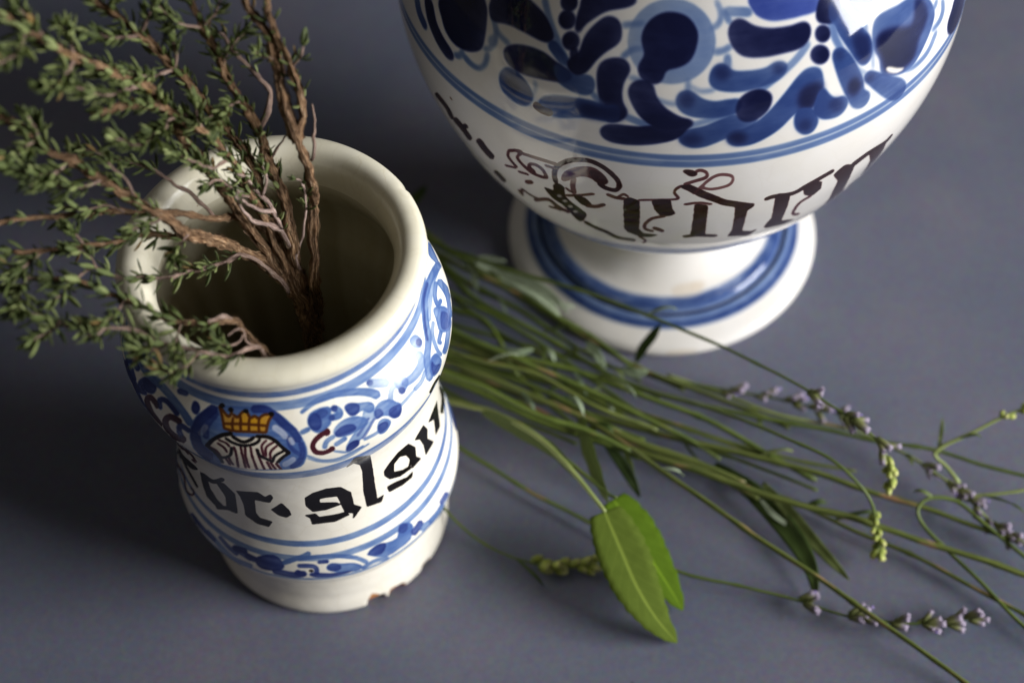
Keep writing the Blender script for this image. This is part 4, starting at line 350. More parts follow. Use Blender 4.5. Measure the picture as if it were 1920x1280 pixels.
["m",0.88,[-12335,15580,38,-82,37,-90,37,-91,39,-85,41,-72,44,-56,44,-42,46,-35,44,-33,44,-40,51,145,14,177,-43,41,-43,36,-43,35,-42,42,-40,53,-39,67,-38,81,-36,87,-38,84,-39,78,-52,-116]],
["k",0.9,[-14723,17110,50,-17,50,-16,48,-21,44,-29,37,-42,31,-56,26,-67,25,-74,21,-84,22,-83,155,271,100,329,-25,74,-26,70,-27,70,-29,65,-33,57,-39,43,-42,34,-45,28,-45,25,-44,26,-148,-262]],
["k",0.9,[-14448,17153,70,138,64,123,61,120,56,107,54,104,39,141,-35,2,-50,-96,-56,-106,-57,-109,-61,-119,-65,-126,-61,-191]],
["k",0.9,[-13962,17111,24,-71,22,-79,22,-80,23,-76,25,-70,26,-60,29,-48,29,-42,28,-40,28,-45,141,270,72,320,-28,43,-28,39,-27,39,-26,43,-25,49,-25,57,-23,66,-24,71,-24,72,-26,65,-121,-190]],
["k",0.8,[-15339,17501,98,27,95,19,85,5,71,-15,52,-40,30,-65,16,-84,6,-99,1,-113,5,-107,136,216,108,292,-13,89,-10,92,-12,91,-23,78,-36,65,-53,46,-66,28,-75,15,-80,7,-80,5,-144,-250]],
["k",0.85,[-13927,14958,32,-72,32,-74,32,-75,31,-77,31,-79,146,310,104,378,-27,86,-27,85,-29,80,-30,77,-30,76,-137,-291]],
["k",0.97,[-10550,17395,30,67,29,64,29,62,59,-46,59,-48,58,-49,0,-287,-1,-294,-1,-313,-8,-447,-9,-482,-11,-533,33,-140,33,-136,34,-137,108,-7,105,-14,105,-21,-57,-90,-57,-89,-58,-93,-68,-16,-66,-18,-66,-21,-84,101,-81,90,-80,85,-27,100,-26,97,-26,95,13,566,10,506,6,450,6,364,5,327]],
["m",0.85,[-10909,17474,35,-23,34,-26,35,-26,36,-22,37,-15,38,-5,39,3,38,7,37,7,37,4,21,85,-13,82,-38,-4,-37,-7,-37,-6,-36,-3,-34,5,-34,13,-34,21,-34,24,-34,25,-35,23,-26,-70]],
["m",0.85,[-10695,17416,29,72,28,77,27,69,24,51,18,25,14,-1,13,-21,15,-37,16,-45,17,-39,19,27,2,65,-16,37,-15,43,-18,44,-21,31,-27,1,-28,-36,-28,-60,-28,-73,-29,-74,-27,-69,-3,-70]],
["m",0.85,[-10290,17450,93,40,94,36,111,41,162,40,181,36,124,56,17,169,-52,143,-35,106,-2,67,4,70,14,65,30,62,42,59,43,60,2,51,-16,26,-43,-59,-44,-63,-35,-73,-19,-89,-7,-102,7,-119,41,-130,45,-114,-4,-34,-116,-51,-179,-36,-161,-40,-112,-40,-92,-34,-94,-38,-10,-57]],
["k",0.97,[-10013,17539,50,38,49,35,48,34,58,11,55,10,56,7,11,-171,11,-173,11,-179,27,-138,26,-139,27,-143,-30,-63,-29,-61,-29,-62,-52,-8,-51,-10,-51,-10,-40,146,-38,139,-37,133,-25,213,-24,199]],
["m",0.9,[-9765,16590,-92,-86,-94,-95,-82,-125,-64,-181,-50,-213,-34,-216,-17,-220,4,-221,26,-177,48,-94,60,-45,58,-45,22,104,-11,130,-57,46,-55,41,-34,62,-12,85,-2,111,10,134,27,177,43,189,56,160,76,120,92,94,93,88,9,104]],
["m",0.9,[-9985,15228,39,-60,40,-62,40,-63,40,-64,40,-65,30,112,-12,179,-40,65,-39,63,-39,63,-39,61,-39,58,-30,-112]],
["k",0.95,[-9183,17386,73,-39,71,-40,71,-44,13,-478,16,-515,21,-581,17,-380,18,-386,19,-390,-97,46,-93,39,-91,33,-8,612,-6,561,-2,496,-9,390,-7,350]],
["m",0.85,[-9399,17325,54,27,53,29,53,26,52,17,52,4,51,-14,53,-28,52,-36,54,-40,54,-38,11,48,-13,65,-53,37,-53,40,-54,36,-53,29,-54,14,-54,-4,-54,-18,-53,-26,-53,-29,-53,-27,-7,-61]],
["k",0.85,[-9287,14420,54,25,51,28,52,23,56,14,64,0,75,-21,84,-38,89,-51,93,-63,92,-64,7,108,-26,128,-90,60,-91,58,-88,50,-84,37,-75,20,-65,0,-57,-15,-53,-24,-50,-27,-53,-26,-8,-119]],
["k",0.93,[-9509,18483,47,30,46,28,46,27,101,-128,98,-128,101,-139,148,-205,147,-218,152,-241,200,-171,200,-194,209,-223,-3,-62,-3,-60,-2,-62,-37,-82,-36,-79,-35,-82,14,-327,17,-342,23,-374,18,-326,18,-321,19,-325,90,-92,90,-100,93,-106,42,35,41,32,41,31,-42,-176,-38,-188,-35,-209,-192,193,-174,142,-166,114,13,223,14,205,14,202,-32,477,-28,442,-21,397,-18,304,-15,278,-13,261,-103,110,-99,97,-97,92,-166,252,-157,221,-153,200,-130,207,-125,187]],
["m",0.85,[-9519,18520,-25,-54,-28,-55,-28,-58,-24,-67,-11,-90,7,-98,19,-92,25,-90,25,-87,23,-88,19,3,4,62,-23,88,-26,88,-23,83,-15,69,-5,49,7,44,18,53,26,54,29,55,25,57,-1,55]],
["m",0.65,[-9243,18001,111,339,110,313,98,213,83,87,74,13,66,-16,63,-33,52,-58,24,-59,4,-92,-16,-127,-40,-108,-84,-70,-113,-48,-101,-23,-70,14,-59,43,-60,43,-14,-43,11,-60,61,-44,63,-47,77,-17,104,25,117,51,91,77,50,133,19,164,-8,155,-43,113,-62,71,-69,37,-70,16,-81,-16,-91,-96,-102,-218,-112,-312,-111,-334,6,-69]],
["m",0.8,[-9446,19186,40,-60,44,-63,50,-27,45,60,35,89,32,48,43,-4,50,-33,33,-44,17,-57,7,-65,-12,-58,-57,-61,-88,-59,-82,-57,-59,-54,-51,-49,-51,-49,-5,-67,21,-43,51,50,51,49,58,53,81,58,91,63,67,74,25,120,-12,130,-30,99,-46,65,-58,37,-57,3,-45,-63,-35,-89,-28,-42,-29,19,-38,57,-41,60,-21,-27]],
["k",0.85,[-9474,19273,31,20,64,-9,57,-24,40,-39,33,-52,13,-48,-15,-47,-34,-43,-41,-5,-57,68,-62,105]],
["k",0.97,[-7573,17297,97,-79,96,-83,98,-89,23,-311,28,-327,35,-355,30,-499,43,-545,48,-563,145,-156,152,-178,171,-232,-83,-20,-77,-31,-75,-39,-178,139,-159,95,-150,71,-38,84,-36,76,-35,75,17,314,17,295,17,295,-47,432,-36,377,-28,341,-30,333,-24,300]],
["k",0.93,[-7757,17012,41,25,40,24,68,3,126,-50,162,-89,147,-52,93,31,67,83,96,106,158,120,196,123,204,93,-17,120,-48,99,-202,-95,-193,-126,-157,-120,-97,-106,-63,-78,-83,-29,-138,43,-157,80,-126,48,-73,-5,-42,-25,-41,-26,3,-108]],
["k",0.97,[-6973,17142,70,61,69,55,70,51,61,-92,61,-94,62,-96,26,-185,28,-188,31,-198,-43,-111,-41,-111,-40,-119,-79,145,-72,128,-70,123,-49,228,-43,207]],
["m",0.9,[-6685,16244,-82,-65,-83,-71,-59,-145,-20,-297,14,-402,46,-385,118,-353,99,-134,96,-135,-12,120,-59,179,-89,118,-75,93,-10,10,-32,282,-19,394,14,294,53,138,81,71,84,63,-20,121]],
["k",0.97,[-6289,17205,57,113,58,102,58,100,111,-122,112,-130,121,-149,22,-297,32,-319,50,-365,107,-671,191,-857,186,-841,-292,246,-33,-355,-210,72,94,-372,-136,204,158,-534,14,345,-113,642,-15,390,-147,801,-102,675,-51,534,-104,297,-88,257]],
["k",0.95,[-5759,16997,113,86,117,73,130,42,167,-21,195,-75,166,-60,82,37,23,103,22,101,-47,130,-57,96,-38,-66,-35,-65,-82,-16,-157,57,-188,70,-168,24,-134,-31,-121,-59,-116,-70,41,-188]],
["k",0.97,[-5437,17444,171,-58,181,-87,205,-135,46,-411,98,-518,35,-402,12,-511,76,-635,-258,61,-11,-291,30,-378,-248,223,61,126,74,87,82,74,40,358,-151,755,-129,694,-135,421,-98,333]],
["k",0.8,[-4890,13910,-37,138,-24,109,-9,76,-9,77,-9,78,42,-100,4,-66,11,-80,36,-137,-248,484,1,-58,2,-61,-28,72]],
["m",0.7,[-5643,13532,86,42,105,3,152,-110,-154,586,98,-45,96,-81,119,-165,-162,458,68,-73,93,-120,-114,309,27,-72,171,-474,-122,189,-88,113,-79,72,156,-503,-149,154,-116,49,-103,-2,-90,-36,-80,-55,156,-435]]]
# plant stems, points in 0.1 mm
THYME = [
["tall woody thyme sprig rising almost upright at the right of the bunch",[[[-708,3248,150,-671,3306,700,-603,3198,1335,-589,3268,1460,-576,3346,1570,-578,3375,1736,-593,3396,1844,-581,3431,1930,-590,3482,2052,-629,3529,2182,-628,3555,2297],2.0,0.9,0.72,0.5,1.0],[[-593,3396,1844,-622,3431,1923,-625,3465,1988,-626,3505,2067,-663,3551,2196,-702,3561,2297],1.7,0.9,0.45,0.45,1.0],[[-563,3378,1779,-554,3381,1800,-543,3427,1872,-551,3470,1923],0.6,0.25,2,0,1],[[-626,3505,2067,-658,3486,2110,-679,3473,2139],0.5,0.3,0.3,1.2,0.9],[[-596,3483,2052,-567,3482,2096,-548,3497,2139],0.5,0.3,0.3,0.8,1.1]]],
["pale dry thyme twig with a bare grey tip standing inside the jar mouth",[[[-665,3316,750,-651,3247,1385,-646,3281,1475,-621,3317,1545,-598,3344,1613,-596,3361,1692,-610,3356,1736],0.7,0.35,0.85,0.7,0.8]]],
["thick peeling thyme sprig just left of the upright one, curving up to the left",[[[-708,3248,150,-671,3306,700,-637,3175,1285,-654,3258,1425,-660,3313,1515,-662,3368,1592,-680,3400,1678,-696,3421,1736,-713,3451,1844,-756,3480,1937,-795,3535,2038,-834,3568,2153,-867,3620,2254],2.2,1.0,0.58,1.0,1.0],[[-713,3451,1844,-685,3475,1880,-675,3520,1923,-703,3542,1980,-755,3572,2052,-779,3584,2096,-797,3573,2124],0.9,0.45,0.45,0.6,0.9],[[-756,3480,1937,-776,3431,1980,-790,3364,2009,-800,3300,2024],0.5,0.3,0.1,1.5,1.0],[[-795,3535,2038,-744,3535,2110,-714,3542,2153],0.5,0.3,0.2,1.5,1.0],[[-834,3568,2153,-789,3563,2211,-750,3574,2268],0.5,0.3,0.1,1.5,1.0],[[-834,3568,2153,-893,3540,2211,-931,3561,2254],0.5,0.3,0.1,1.6,1.0],[[-696,3421,1736,-654,3433,1808,-617,3433,1851],0.45,0.3,0.8,1,1.0]]],
["leafy thyme sprig reaching to the top left corner above the others",[[[-708,3248,150,-671,3306,700,-645,3189,1295,-678,3273,1435,-715,3343,1535,-752,3416,1678,-793,3462,1793,-838,3483,1880,-883,3505,1966,-928,3522,2038,-1008,3552,2153,-1085,3576,2240,-1140,3587,2326],2.0,0.9,0.52,1.1,1.0],[[-838,3483,1880,-875,3416,1937,-920,3400,1980,-963,3412,2038],0.55,0.35,0.1,1.6,1.0],[[-928,3522,2038,-915,3541,2096,-923,3558,2153,-940,3564,2211],0.55,0.35,0.1,1.6,1.0],[[-928,3522,2038,-985,3452,2096,-1042,3435,2139],0.55,0.35,0.1,1.6,1.0],[[-1008,3552,2153,-966,3552,2225,-941,3574,2283],0.55,0.35,0.1,1.5,1.0],[[-1008,3552,2153,-1060,3479,2211,-1120,3476,2240],0.55,0.35,0.1,1.6,1.0],[[-1085,3576,2240,-1041,3567,2297],0.5,0.3,0.1,1.6,1.0]]],
["blurred foreground thyme sprig running to the left edge near the top",[[[-708,3248,150,-671,3306,700,-652,3192,1305,-710,3254,1435,-762,3294,1535,-817,3319,1700,-888,3359,1851,-951,3402,1980,-1012,3418,2081,-1085,3400,2168,-1154,3384,2240,-1215,3394,2297,-1263,3397,2340,-1352,3394,2427],2.0,1.0,0.55,1.3,1.15],[[-1012,3418,2081,-1045,3329,2153,-1082,3281,2196,-1128,3264,2240],0.55,0.35,0.1,1.7,1.15],[[-1154,3384,2240,-1176,3266,2283,-1205,3211,2312],0.55,0.35,0.1,1.7,1.15],[[-1154,3384,2240,-1158,3410,2297,-1174,3414,2355],0.5,0.35,0.1,1.6,1.15],[[-951,3402,1980,-956,3282,2024,-1002,3216,2067,-1058,3202,2110],0.6,0.35,0.1,1.7,1.1],[[-1263,3397,2340,-1264,3272,2384,-1290,3207,2412],0.5,0.35,0.1,1.7,1.15],[[-1215,3394,2297,-1241,3404,2369,-1274,3423,2412],0.5,0.35,0.1,1.5,1.15]]],
["short thyme sprig with dense leaves in the middle of the bunch",[[[-708,3248,150,-671,3306,700,-647,3186,1305,-685,3252,1435,-720,3293,1545,-755,3320,1692,-799,3357,1822,-847,3377,1908,-924,3387,1995,-984,3366,2067,-1046,3320,2110,-1095,3277,2139],1.6,0.8,0.6,1.3,1.0],[[-799,3357,1822,-835,3302,1865,-885,3275,1923,-934,3268,1980],0.55,0.35,0.15,1.7,1.0],[[-847,3377,1908,-868,3389,1966,-867,3407,2024],0.55,0.35,0.15,1.6,1.0],[[-924,3387,1995,-940,3298,2038,-976,3264,2067],0.55,0.35,0.1,1.7,1.0],[[-755,3320,1692,-792,3295,1750,-830,3300,1808,-853,3257,1836],0.55,0.35,0.15,1.2,1.0]]],
["bare grey dead thyme twigs sticking up in front of the peeling stems",[[[-665,3316,750,-647,3235,1345,-664,3282,1475,-683,3311,1545,-699,3324,1620,-720,3328,1692,-749,3335,1736,-786,3330,1793],1.3,0.5,0.75,0.8,0.8],[[-699,3324,1620,-726,3290,1664,-755,3277,1700,-774,3265,1736],0.6,0.4,2,0,1],[[-683,3311,1545,-715,3298,1577,-747,3280,1628,-768,3281,1678,-786,3290,1736],0.9,0.4,0.8,0.8,0.8],[[-720,3328,1692,-701,3342,1736,-711,3357,1779],0.5,0.3,0.6,1,0.8]]],
["thick brown thyme sprig sweeping over the left rim towards the left edge",[[[-708,3248,150,-671,3306,700,-631,3167,1295,-670,3224,1375,-725,3247,1445,-784,3249,1510,-846,3236,1599,-927,3182,1707,-985,3180,1793,-1047,3182,1858,-1134,3205,1937,-1217,3220,2009,-1288,3241,2081,-1349,3256,2139,-1416,3267,2196],2.4,1.0,0.64,0.9,1.15],[[-1134,3205,1937,-1179,3148,1980,-1229,3123,2009,-1289,3104,2052],0.6,0.4,0.1,1.3,1.15],[[-1047,3182,1858,-1070,3209,1923,-1087,3221,1952,-1101,3228,1995],0.6,0.35,0.5,1.0,1.0],[[-1217,3220,2009,-1238,3142,2038,-1283,3118,2081,-1334,3121,2110],0.55,0.35,0.1,1.7,1.2],[[-1288,3241,2081,-1305,3159,2124,-1352,3127,2153],0.55,0.35,0.1,1.7,1.2],[[-927,3182,1707,-955,3098,1736,-961,3048,1750],0.4,0.3,0.2,1.4,1.0],[[-985,3180,1793,-1009,3130,1822,-1053,3091,1851],0.4,0.3,0.2,1.5,1.0],[[-1288,3241,2081,-1272,3244,2124,-1290,3245,2168],0.5,0.3,0.1,1.6,1.1]]],
["thin dark thyme sprig crossing the back of the rim towards the left",[[[-708,3248,150,-671,3306,700,-640,3171,1305,-681,3250,1410,-734,3318,1515,-801,3334,1592,-865,3277,1649,-939,3256,1707,-1023,3230,1750,-1102,3204,1793,-1200,3168,1836,-1337,3127,1880,-1460,3093,1908],1.7,0.6,0.7,0.35,0.9],[[-865,3277,1649,-912,3319,1707,-964,3316,1764,-1001,3333,1808,-1124,3335,1880,-1226,3330,1937],0.7,0.4,0.45,1.5,0.95],[[-1102,3204,1793,-1142,3197,1836,-1192,3157,1865,-1246,3157,1894],0.4,0.3,0.1,1.5,1.0]]],
["thyme sprig with a leafless middle passing left above the rim",[[[-708,3248,150,-671,3306,700,-635,3168,1300,-693,3217,1395,-766,3243,1495,-808,3258,1545,-919,3223,1635,-1032,3195,1692,-1114,3154,1736,-1207,3097,1779,-1318,3063,1808,-1387,3055,1829],1.6,0.55,0.68,0.9,1.05],[[-1207,3097,1779,-1228,3107,1822,-1243,3104,1851],0.4,0.3,0.1,1.6,1.1],[[-1318,3063,1808,-1348,2999,1836,-1380,2937,1858],0.4,0.3,0.1,1.6,1.2]]],
["slender pinkish thyme twig leaving the main stem over the left rim",[[[-665,3316,750,-663,3194,1345,-736,3225,1475,-808,3217,1545,-879,3139,1592,-956,3082,1649,-1021,3046,1685,-1112,3030,1721,-1175,3032,1750,-1241,2980,1779,-1346,2975,1808,-1400,3006,1844],0.9,0.4,0.42,0.85,1.1],[[-1175,3032,1750,-1192,3059,1793,-1237,3050,1822],0.4,0.3,0.1,1.6,1.15],[[-1346,2975,1808,-1356,2920,1829,-1346,2844,1844],0.4,0.3,0.1,1.4,1.15],[[-1241,2980,1779,-1241,2910,1808,-1263,2873,1822],0.35,0.25,0.1,1.4,1.1]]],
["low thyme sprig bent sharply out of the jar at the lower left",[[[-683,3284,600,-681,2922,1335,-722,2889,1485,-738,2881,1545,-771,2904,1577,-802,2923,1620,-867,2885,1664,-928,2869,1700,-998,2877,1736,-1083,2905,1764,-1142,2932,1793,-1196,2942,1822,-1265,2940,1844],1.3,0.5,0.6,1.0,1.1],[[-802,2923,1620,-821,2918,1649,-847,2893,1671,-861,2876,1685],0.8,0.5,2,0,1],[[-928,2869,1700,-941,2814,1707,-945,2760,1707],0.35,0.25,0.2,1.3,1.1],[[-1083,2905,1764,-1098,2842,1786,-1127,2801,1808],0.4,0.3,0.1,1.6,1.1]]],
["lowest thyme sprig drooping over the front left of the rim",[[[-683,3284,600,-674,2918,1325,-714,2875,1485,-739,2865,1560,-779,2814,1599,-819,2786,1620,-887,2784,1656,-977,2794,1692,-1043,2821,1736,-1132,2812,1764,-1246,2828,1793,-1336,2837,1822,-1432,2850,1844],1.1,0.5,0.5,1.0,1.15],[[-739,2865,1560,-767,2865,1592,-766,2879,1620,-789,2869,1642,-803,2855,1649],0.35,0.25,2,0,1],[[-770,2868,1620,-774,2835,1635,-813,2808,1664,-833,2809,1678],0.35,0.25,0.6,1.5,1.1],[[-887,2784,1656,-920,2729,1671,-955,2703,1685,-978,2708,1707],0.5,0.35,0.15,1.6,1.15],[[-977,2794,1692,-1023,2746,1721,-1047,2755,1750],0.45,0.3,0.1,1.7,1.15],[[-1246,2828,1793,-1263,2774,1808,-1307,2740,1822],0.4,0.3,0.1,1.4,1.2],[[-1132,2812,1764,-1152,2769,1779,-1178,2782,1800],0.4,0.3,0.1,1.5,1.1]]]]
LAVENDER = [
["long green lavender stem crossing before the vase foot, its drooping spike bending down",[-360,4298,260,-254,4207,280,96,4006,320,353,3855,360,579,3686,400,795,3522,440,1018,3335,480,1118,3242,480,1204,3171,460,1274,3109,420,1301,3060,360,1303,3019,300],0.85,0.45,[[1038,3315,480,100,0],[1190,3201,460,114,0],[1265,3119,430,110,0],[1292,3066,380,85,1],[1308,3039,340,80,1],[1303,3019,300,80,1]]],
["lavender stem arching over the bundle with a small pale green hanging spike",[-209,3864,120,178,3684,160,471,3531,220,657,3419,280,798,3314,330,938,3206,360,1106,3095,360,1193,3014,310,1236,2965,250,1259,2921,170,1278,2861,100],0.85,0.45,[[1260,2948,200,80,1],[1261,2921,170,70,1],[1279,2892,130,75,1],[1287,2864,100,80,1]]],
["lavender stem with a lilac budded spike lying just right of the vase foot",[-250,3999,80,0,3878,80,286,3749,90,488,3685,90,749,3606,90,986,3533,90,1257,3443,90],0.8,0.4,[[808,3589,90,95,0],[923,3552,90,95,0],[1025,3526,90,105,0],[1132,3489,90,95,0],[1219,3459,90,80,0]]],
["lavender stem under the sage leaf with lilac spike at the bottom right",[-304,3500,60,-205,3404,50,10,3243,40,257,3057,40,423,2936,40,588,2840,50,791,2767,50,954,2704,50,1150,2619,50,1371,2589,50,1590,2602,50],0.8,0.4,[[969,2676,50,105,0],[1150,2619,50,100,0],[1282,2598,50,95,0],[1386,2588,50,105,0],[1475,2591,50,100,0],[1552,2598,50,90,0]]],
["short curved lavender stem at the foot of the jar with a few small buds",[-344,3208,140,-280,3118,100,-196,3031,70,-101,2970,50,4,2925,40,128,2891,40,275,2908,40],0.65,0.35,[[23,2911,40,110,1],[67,2903,40,90,1],[109,2894,40,110,1],[177,2892,40,110,1],[210,2897,40,90,1],[249,2903,40,100,1]]],
["budded lavender spike slanting down at the right edge below the pale side stalk",[594,3698,60,982,3493,70,1272,3390,70,1450,3265,80,1531,3173,90,1613,3088,90,1690,2977,80,1785,2867,70],0.75,0.4,[[1497,3205,90,90,0],[1573,3136,90,90,0],[1617,3088,90,95,0],[1655,3022,90,95,0],[1700,2950,80,90,0],[1743,2895,70,80,0]]],
["pale side stalk of lavender kinked upward at the right edge",[1598,3112,120,1562,3165,150,1526,3206,180,1618,3233,220,1693,3248,250,1771,3268,280,1886,3297,310],0.75,0.5,[[1786,3272,280,70,1],[1830,3279,300,70,1]]],
["long thin lavender stem running straight to the right edge in front of the bare table",[-226,4111,70,0,3871,90,280,3673,110,578,3555,120,870,3449,120,1180,3362,120,1448,3280,110,1693,3200,100,1933,3117,90],0.95,0.7,[]],
["thick lavender stem with brown woody patches along the middle of the bundle",[-338,3791,90,70,3595,100,463,3411,120,655,3329,130,847,3270,130,1037,3199,120,1221,3118,120,1444,3030,100,1643,2936,80,1873,2828,70],1.25,0.8,[]],
["stout green lavender stem along the lower edge of the bundle to the right",[-339,3773,80,-33,3582,120,164,3448,150,449,3274,180,692,3161,190,914,3063,180,1193,2965,150,1466,2855,120,1646,2784,100,1877,2689,80],1.35,1.0,[]],
["long diagonal lavender stem running down out of the bottom right corner",[-210,3696,180,68,3518,200,298,3371,220,499,3192,220,677,3029,200,854,2888,170,1046,2742,130,1250,2573,90,1448,2402,50,1525,2319,40],0.95,0.9,[]],
["bent lavender stem folded in a hook before leaving at the lower right edge",[1863,2764,50,1764,2857,70,1677,2933,100,1584,3026,130,1486,3039,150,1432,3004,140,1444,2954,110,1513,2867,80,1608,2743,60,1746,2571,40,1833,2459,40],0.7,0.6,[]],
["short pale lavender stalk poking in from the right edge beside the spike",[1604,3044,90,1675,3054,100,1759,3058,110,1917,3074,120],0.6,0.5,[]],
["dark lavender stem lying low under the stout one at the right",[465,3402,40,846,3201,40,1120,3036,40,1333,2911,40,1453,2830,40,1629,2705,40,1866,2518,40],0.9,0.8,[]]]
BUNDLE = [[-345,3928,240,-202,3802,260,-3,3675,270,230,3541,250,423,3435,210,635,3341,150,752,3282,90],[-325,3746,280,-124,3643,300,92,3562,290,321,3419,260,515,3351,200],[-332,3666,200,-151,3567,220,63,3419,220,315,3320,180,530,3273,120],[-349,4174,140,-181,4056,140,4,3922,140,182,3749,130,375,3569,120,526,3432,100],[-329,3906,180,-64,3747,200,218,3654,200,471,3523,180,723,3411,150,948,3268,110,1099,3179,70],[-347,4352,140,-177,4203,140,72,4030,130,312,3828,120,489,3697,110,743,3558,100,1029,3405,90],[-325,3622,300,-128,3516,310,83,3386,300,255,3328,270,407,3248,220],[-370,4484,100,-219,4311,100,11,4106,90,256,3925,90,451,3735,80,645,3595,80],[-363,4374,200,-237,4250,190,-49,4133,180,133,3972,160,332,3813,140,485,3653,120],[-330,4372,60,-181,4210,60,49,4032,60,271,3832,60,488,3675,60],[-353,4111,100,-226,4008,120,-111,3941,140,-46,3831,150,4,3690,150,148,3518,140,318,3362,120],[-335,3912,100,-86,3791,110,197,3665,120,489,3474,120,757,3339,110,987,3243,90],[-350,3792,200,-127,3658,220,71,3572,220,283,3432,200,475,3339,170],[-339,3863,60,-132,3732,60,151,3589,60,384,3418,60,671,3258,60,874,3119,60],[-335,3732,140,-172,3643,160,26,3497,170,240,3384,160,450,3271,140],[-339,3922,50,-69,3765,50,237,3642,50,530,3449,50,817,3302,50,1096,3145,50],[-340,3691,90,-137,3553,100,63,3456,110,219,3367,100],[-338,3987,50,-129,3846,50,76,3740,50,337,3588,50,651,3441,50,960,3316,50,1246,3215,50],[-285,4239,120,-118,4055,120,86,3902,110,345,3703,100,561,3576,90],[-328,3718,240,-147,3623,260,68,3488,260,318,3368,230,567,3271,180,835,3166,120]]
LEAVES = [
["broad matt green sage leaf hanging from the bundle, tip touching the table","sage",[294,2968,300,343,2844,240,392,2731,170,456,2642,90,525,2585,15],9.5,0,-0.15],
["bright yellow green sage leaf half hidden behind the broad one","sage",[332,3050,240,392,2960,200,452,2859,140,512,2769,80,558,2703,25],9.2,1,-0.35],
["narrow dark lavender leaf standing up before the white vase foot","blade",[478,3748,80,505,3770,130,540,3783,190,576,3799,250],2.2,3,0.2],
["narrow lavender leaf pointing down across the lower bundle, brown at the tip","blade",[896,3163,100,980,3044,80,1069,2906,60,1162,2779,40],2.4,2,0.5],
["wide dark curved leaf in the shade under the bundle","blade",[738,3295,30,877,3136,50,987,2944,60,1032,2816,50,1034,2715,30],4.0,3,0.3],
["greyish lavender leaf twisted over the stems by the vase foot","blade",[-131,4173,220,-7,4097,210,115,4004,200,193,3917,180],2.5,4,0.1],
["second greyish lavender leaf beside the twisted one","blade",[-100,4164,200,35,4079,230,146,3990,240,224,3903,220],2.2,4,0.6],
["tiny grey lavender leaf curling down at the left end of the bundle","blade",[-170,4212,180,-138,4150,170,-130,4099,120],1.3,4,0.4],
["curled grey leaf tip above the left end of the bundle","blade",[-175,4222,160,-88,4222,180,-8,4193,190],1.1,4,0.4],
["small dark leaf tip showing behind the jar rim","blade",[-426,4562,80,-369,4630,90,-322,4689,100],2.2,3,0.4],
["small pale leaf pair among the stems left of the standing leaf","blade",[290,3815,140,324,3757,140,355,3699,120],1.8,4,0.4],
["short pale leaf lying across the stems near the jar","blade",[-84,3788,180,-3,3738,200,80,3743,210],1.8,4,0.4],
["narrow furled leaf above the sage leaf","blade",[235,3458,220,251,3321,230,280,3176,240,311,3029,260],3.2,2,0.9],
["narrow dark leaf beside the furled one, pointing at the bottom","blade",[316,3337,180,371,3270,150,415,3199,110,441,3148,70],2.2,3,0.5],
["slim folded leaf along the sage stalk","blade",[-124,3452,240,40,3328,260,142,3241,260,213,3136,240],2.6,2,0.8],
["pale curling leaf tip under the stout stem","blade",[880,3107,80,922,3043,70,976,3000,60,1014,2971,60],1.0,4,0.3],
["small pale leaf at the node left of the lilac spike","blade",[415,3681,140,463,3646,150,514,3648,160],2.0,4,0.3]]
SAGE_STEMS = [[-339,3622,120,-194,3529,180,-74,3442,240,78,3295,290,193,3123,320,294,2968,300],[78,3326,240,215,3174,250,313,3062,260,340,3039,270]]


# ------------------------------------------------------------------ helpers
def s2l(c):
    c = np.asarray(c, float) / 255.0
    return np.where(c <= 0.04045, c / 12.92, ((c + 0.055) / 1.055) ** 2.4)

def lin(r, g, b):
    return tuple(float(x) for x in s2l((r, g, b))) + (1.0,)

def link(o, parent=None):
    scene.collection.objects.link(o)
    if parent is not None:
        o.parent = parent
    return o

def empty(name, loc, label, cat, group=None):
    o = bpy.data.objects.new(name, None)
    o.empty_display_size = 0.01
    o.location = loc
    link(o)
    o['label'] = label
    o['category'] = cat
    if group:
        o['group'] = group
    return o

def mesh_from(name, verts, faces, mat, uvs=None, smooth=True):
    me = bpy.data.meshes.new(name)
    me.from_pydata([tuple(v) for v in verts], [], faces)
    if uvs is not None:
        lay = me.uv_layers.new(name='UVMap')
        idx = np.empty(len(me.loops), dtype=np.int32)
        me.loops.foreach_get('vertex_index', idx)
        lay.data.foreach_set('uv', np.asarray(uvs, dtype=np.float32)[idx].ravel())
    if smooth:
        me.polygons.foreach_set('use_smooth', [True] * len(me.polygons))
    me.materials.append(mat)
    me.update()
    return me

def mesh_obj(name, me, parent=None, base=None):
    o = bpy.data.objects.new(name, me)
    link(o, parent)
    return o

def spline(P, n):
    P = np.asarray(P, float)
    Q = np.vstack([2 * P[0] - P[1], P, 2 * P[-1] - P[-2]])
    out = []
    for i in range(1, len(Q) - 2):
        a, b, c, d = Q[i - 1:i + 3]
        for k in range(n):
            t = k / n
            out.append(.5 * (2 * b + (c - a) * t + (2 * a - 5 * b + 4 * c - d) * t * t + (3 * b - 3 * c + d - a) * t ** 3))
    out.append(Q[-2])
    return np.array(out)

def resample(P, step):
    P = spline(P, 6)
    L = np.concatenate([[0], np.cumsum(np.linalg.norm(np.diff(P, axis=0), axis=1))])
    m = max(3, int(L[-1] / step) + 1)
    t = np.linspace(0, L[-1], m)
    return np.stack([np.interp(t, L, P[:, i]) for i in range(3)], -1), t

def frames(P):
    T = np.gradient(P, axis=0)
    T /= np.linalg.norm(T, axis=1)[:, None] + 1e-12
    n = np.cross(T[0], [0.3, 0.2, 1.0])
    n /= np.linalg.norm(n)
    N = []
    for t in T:
        n = n - t * (n @ t)
        n /= np.linalg.norm(n)
        N.append(n)
    N = np.array(N)
    return T, N, np.cross(T, N)

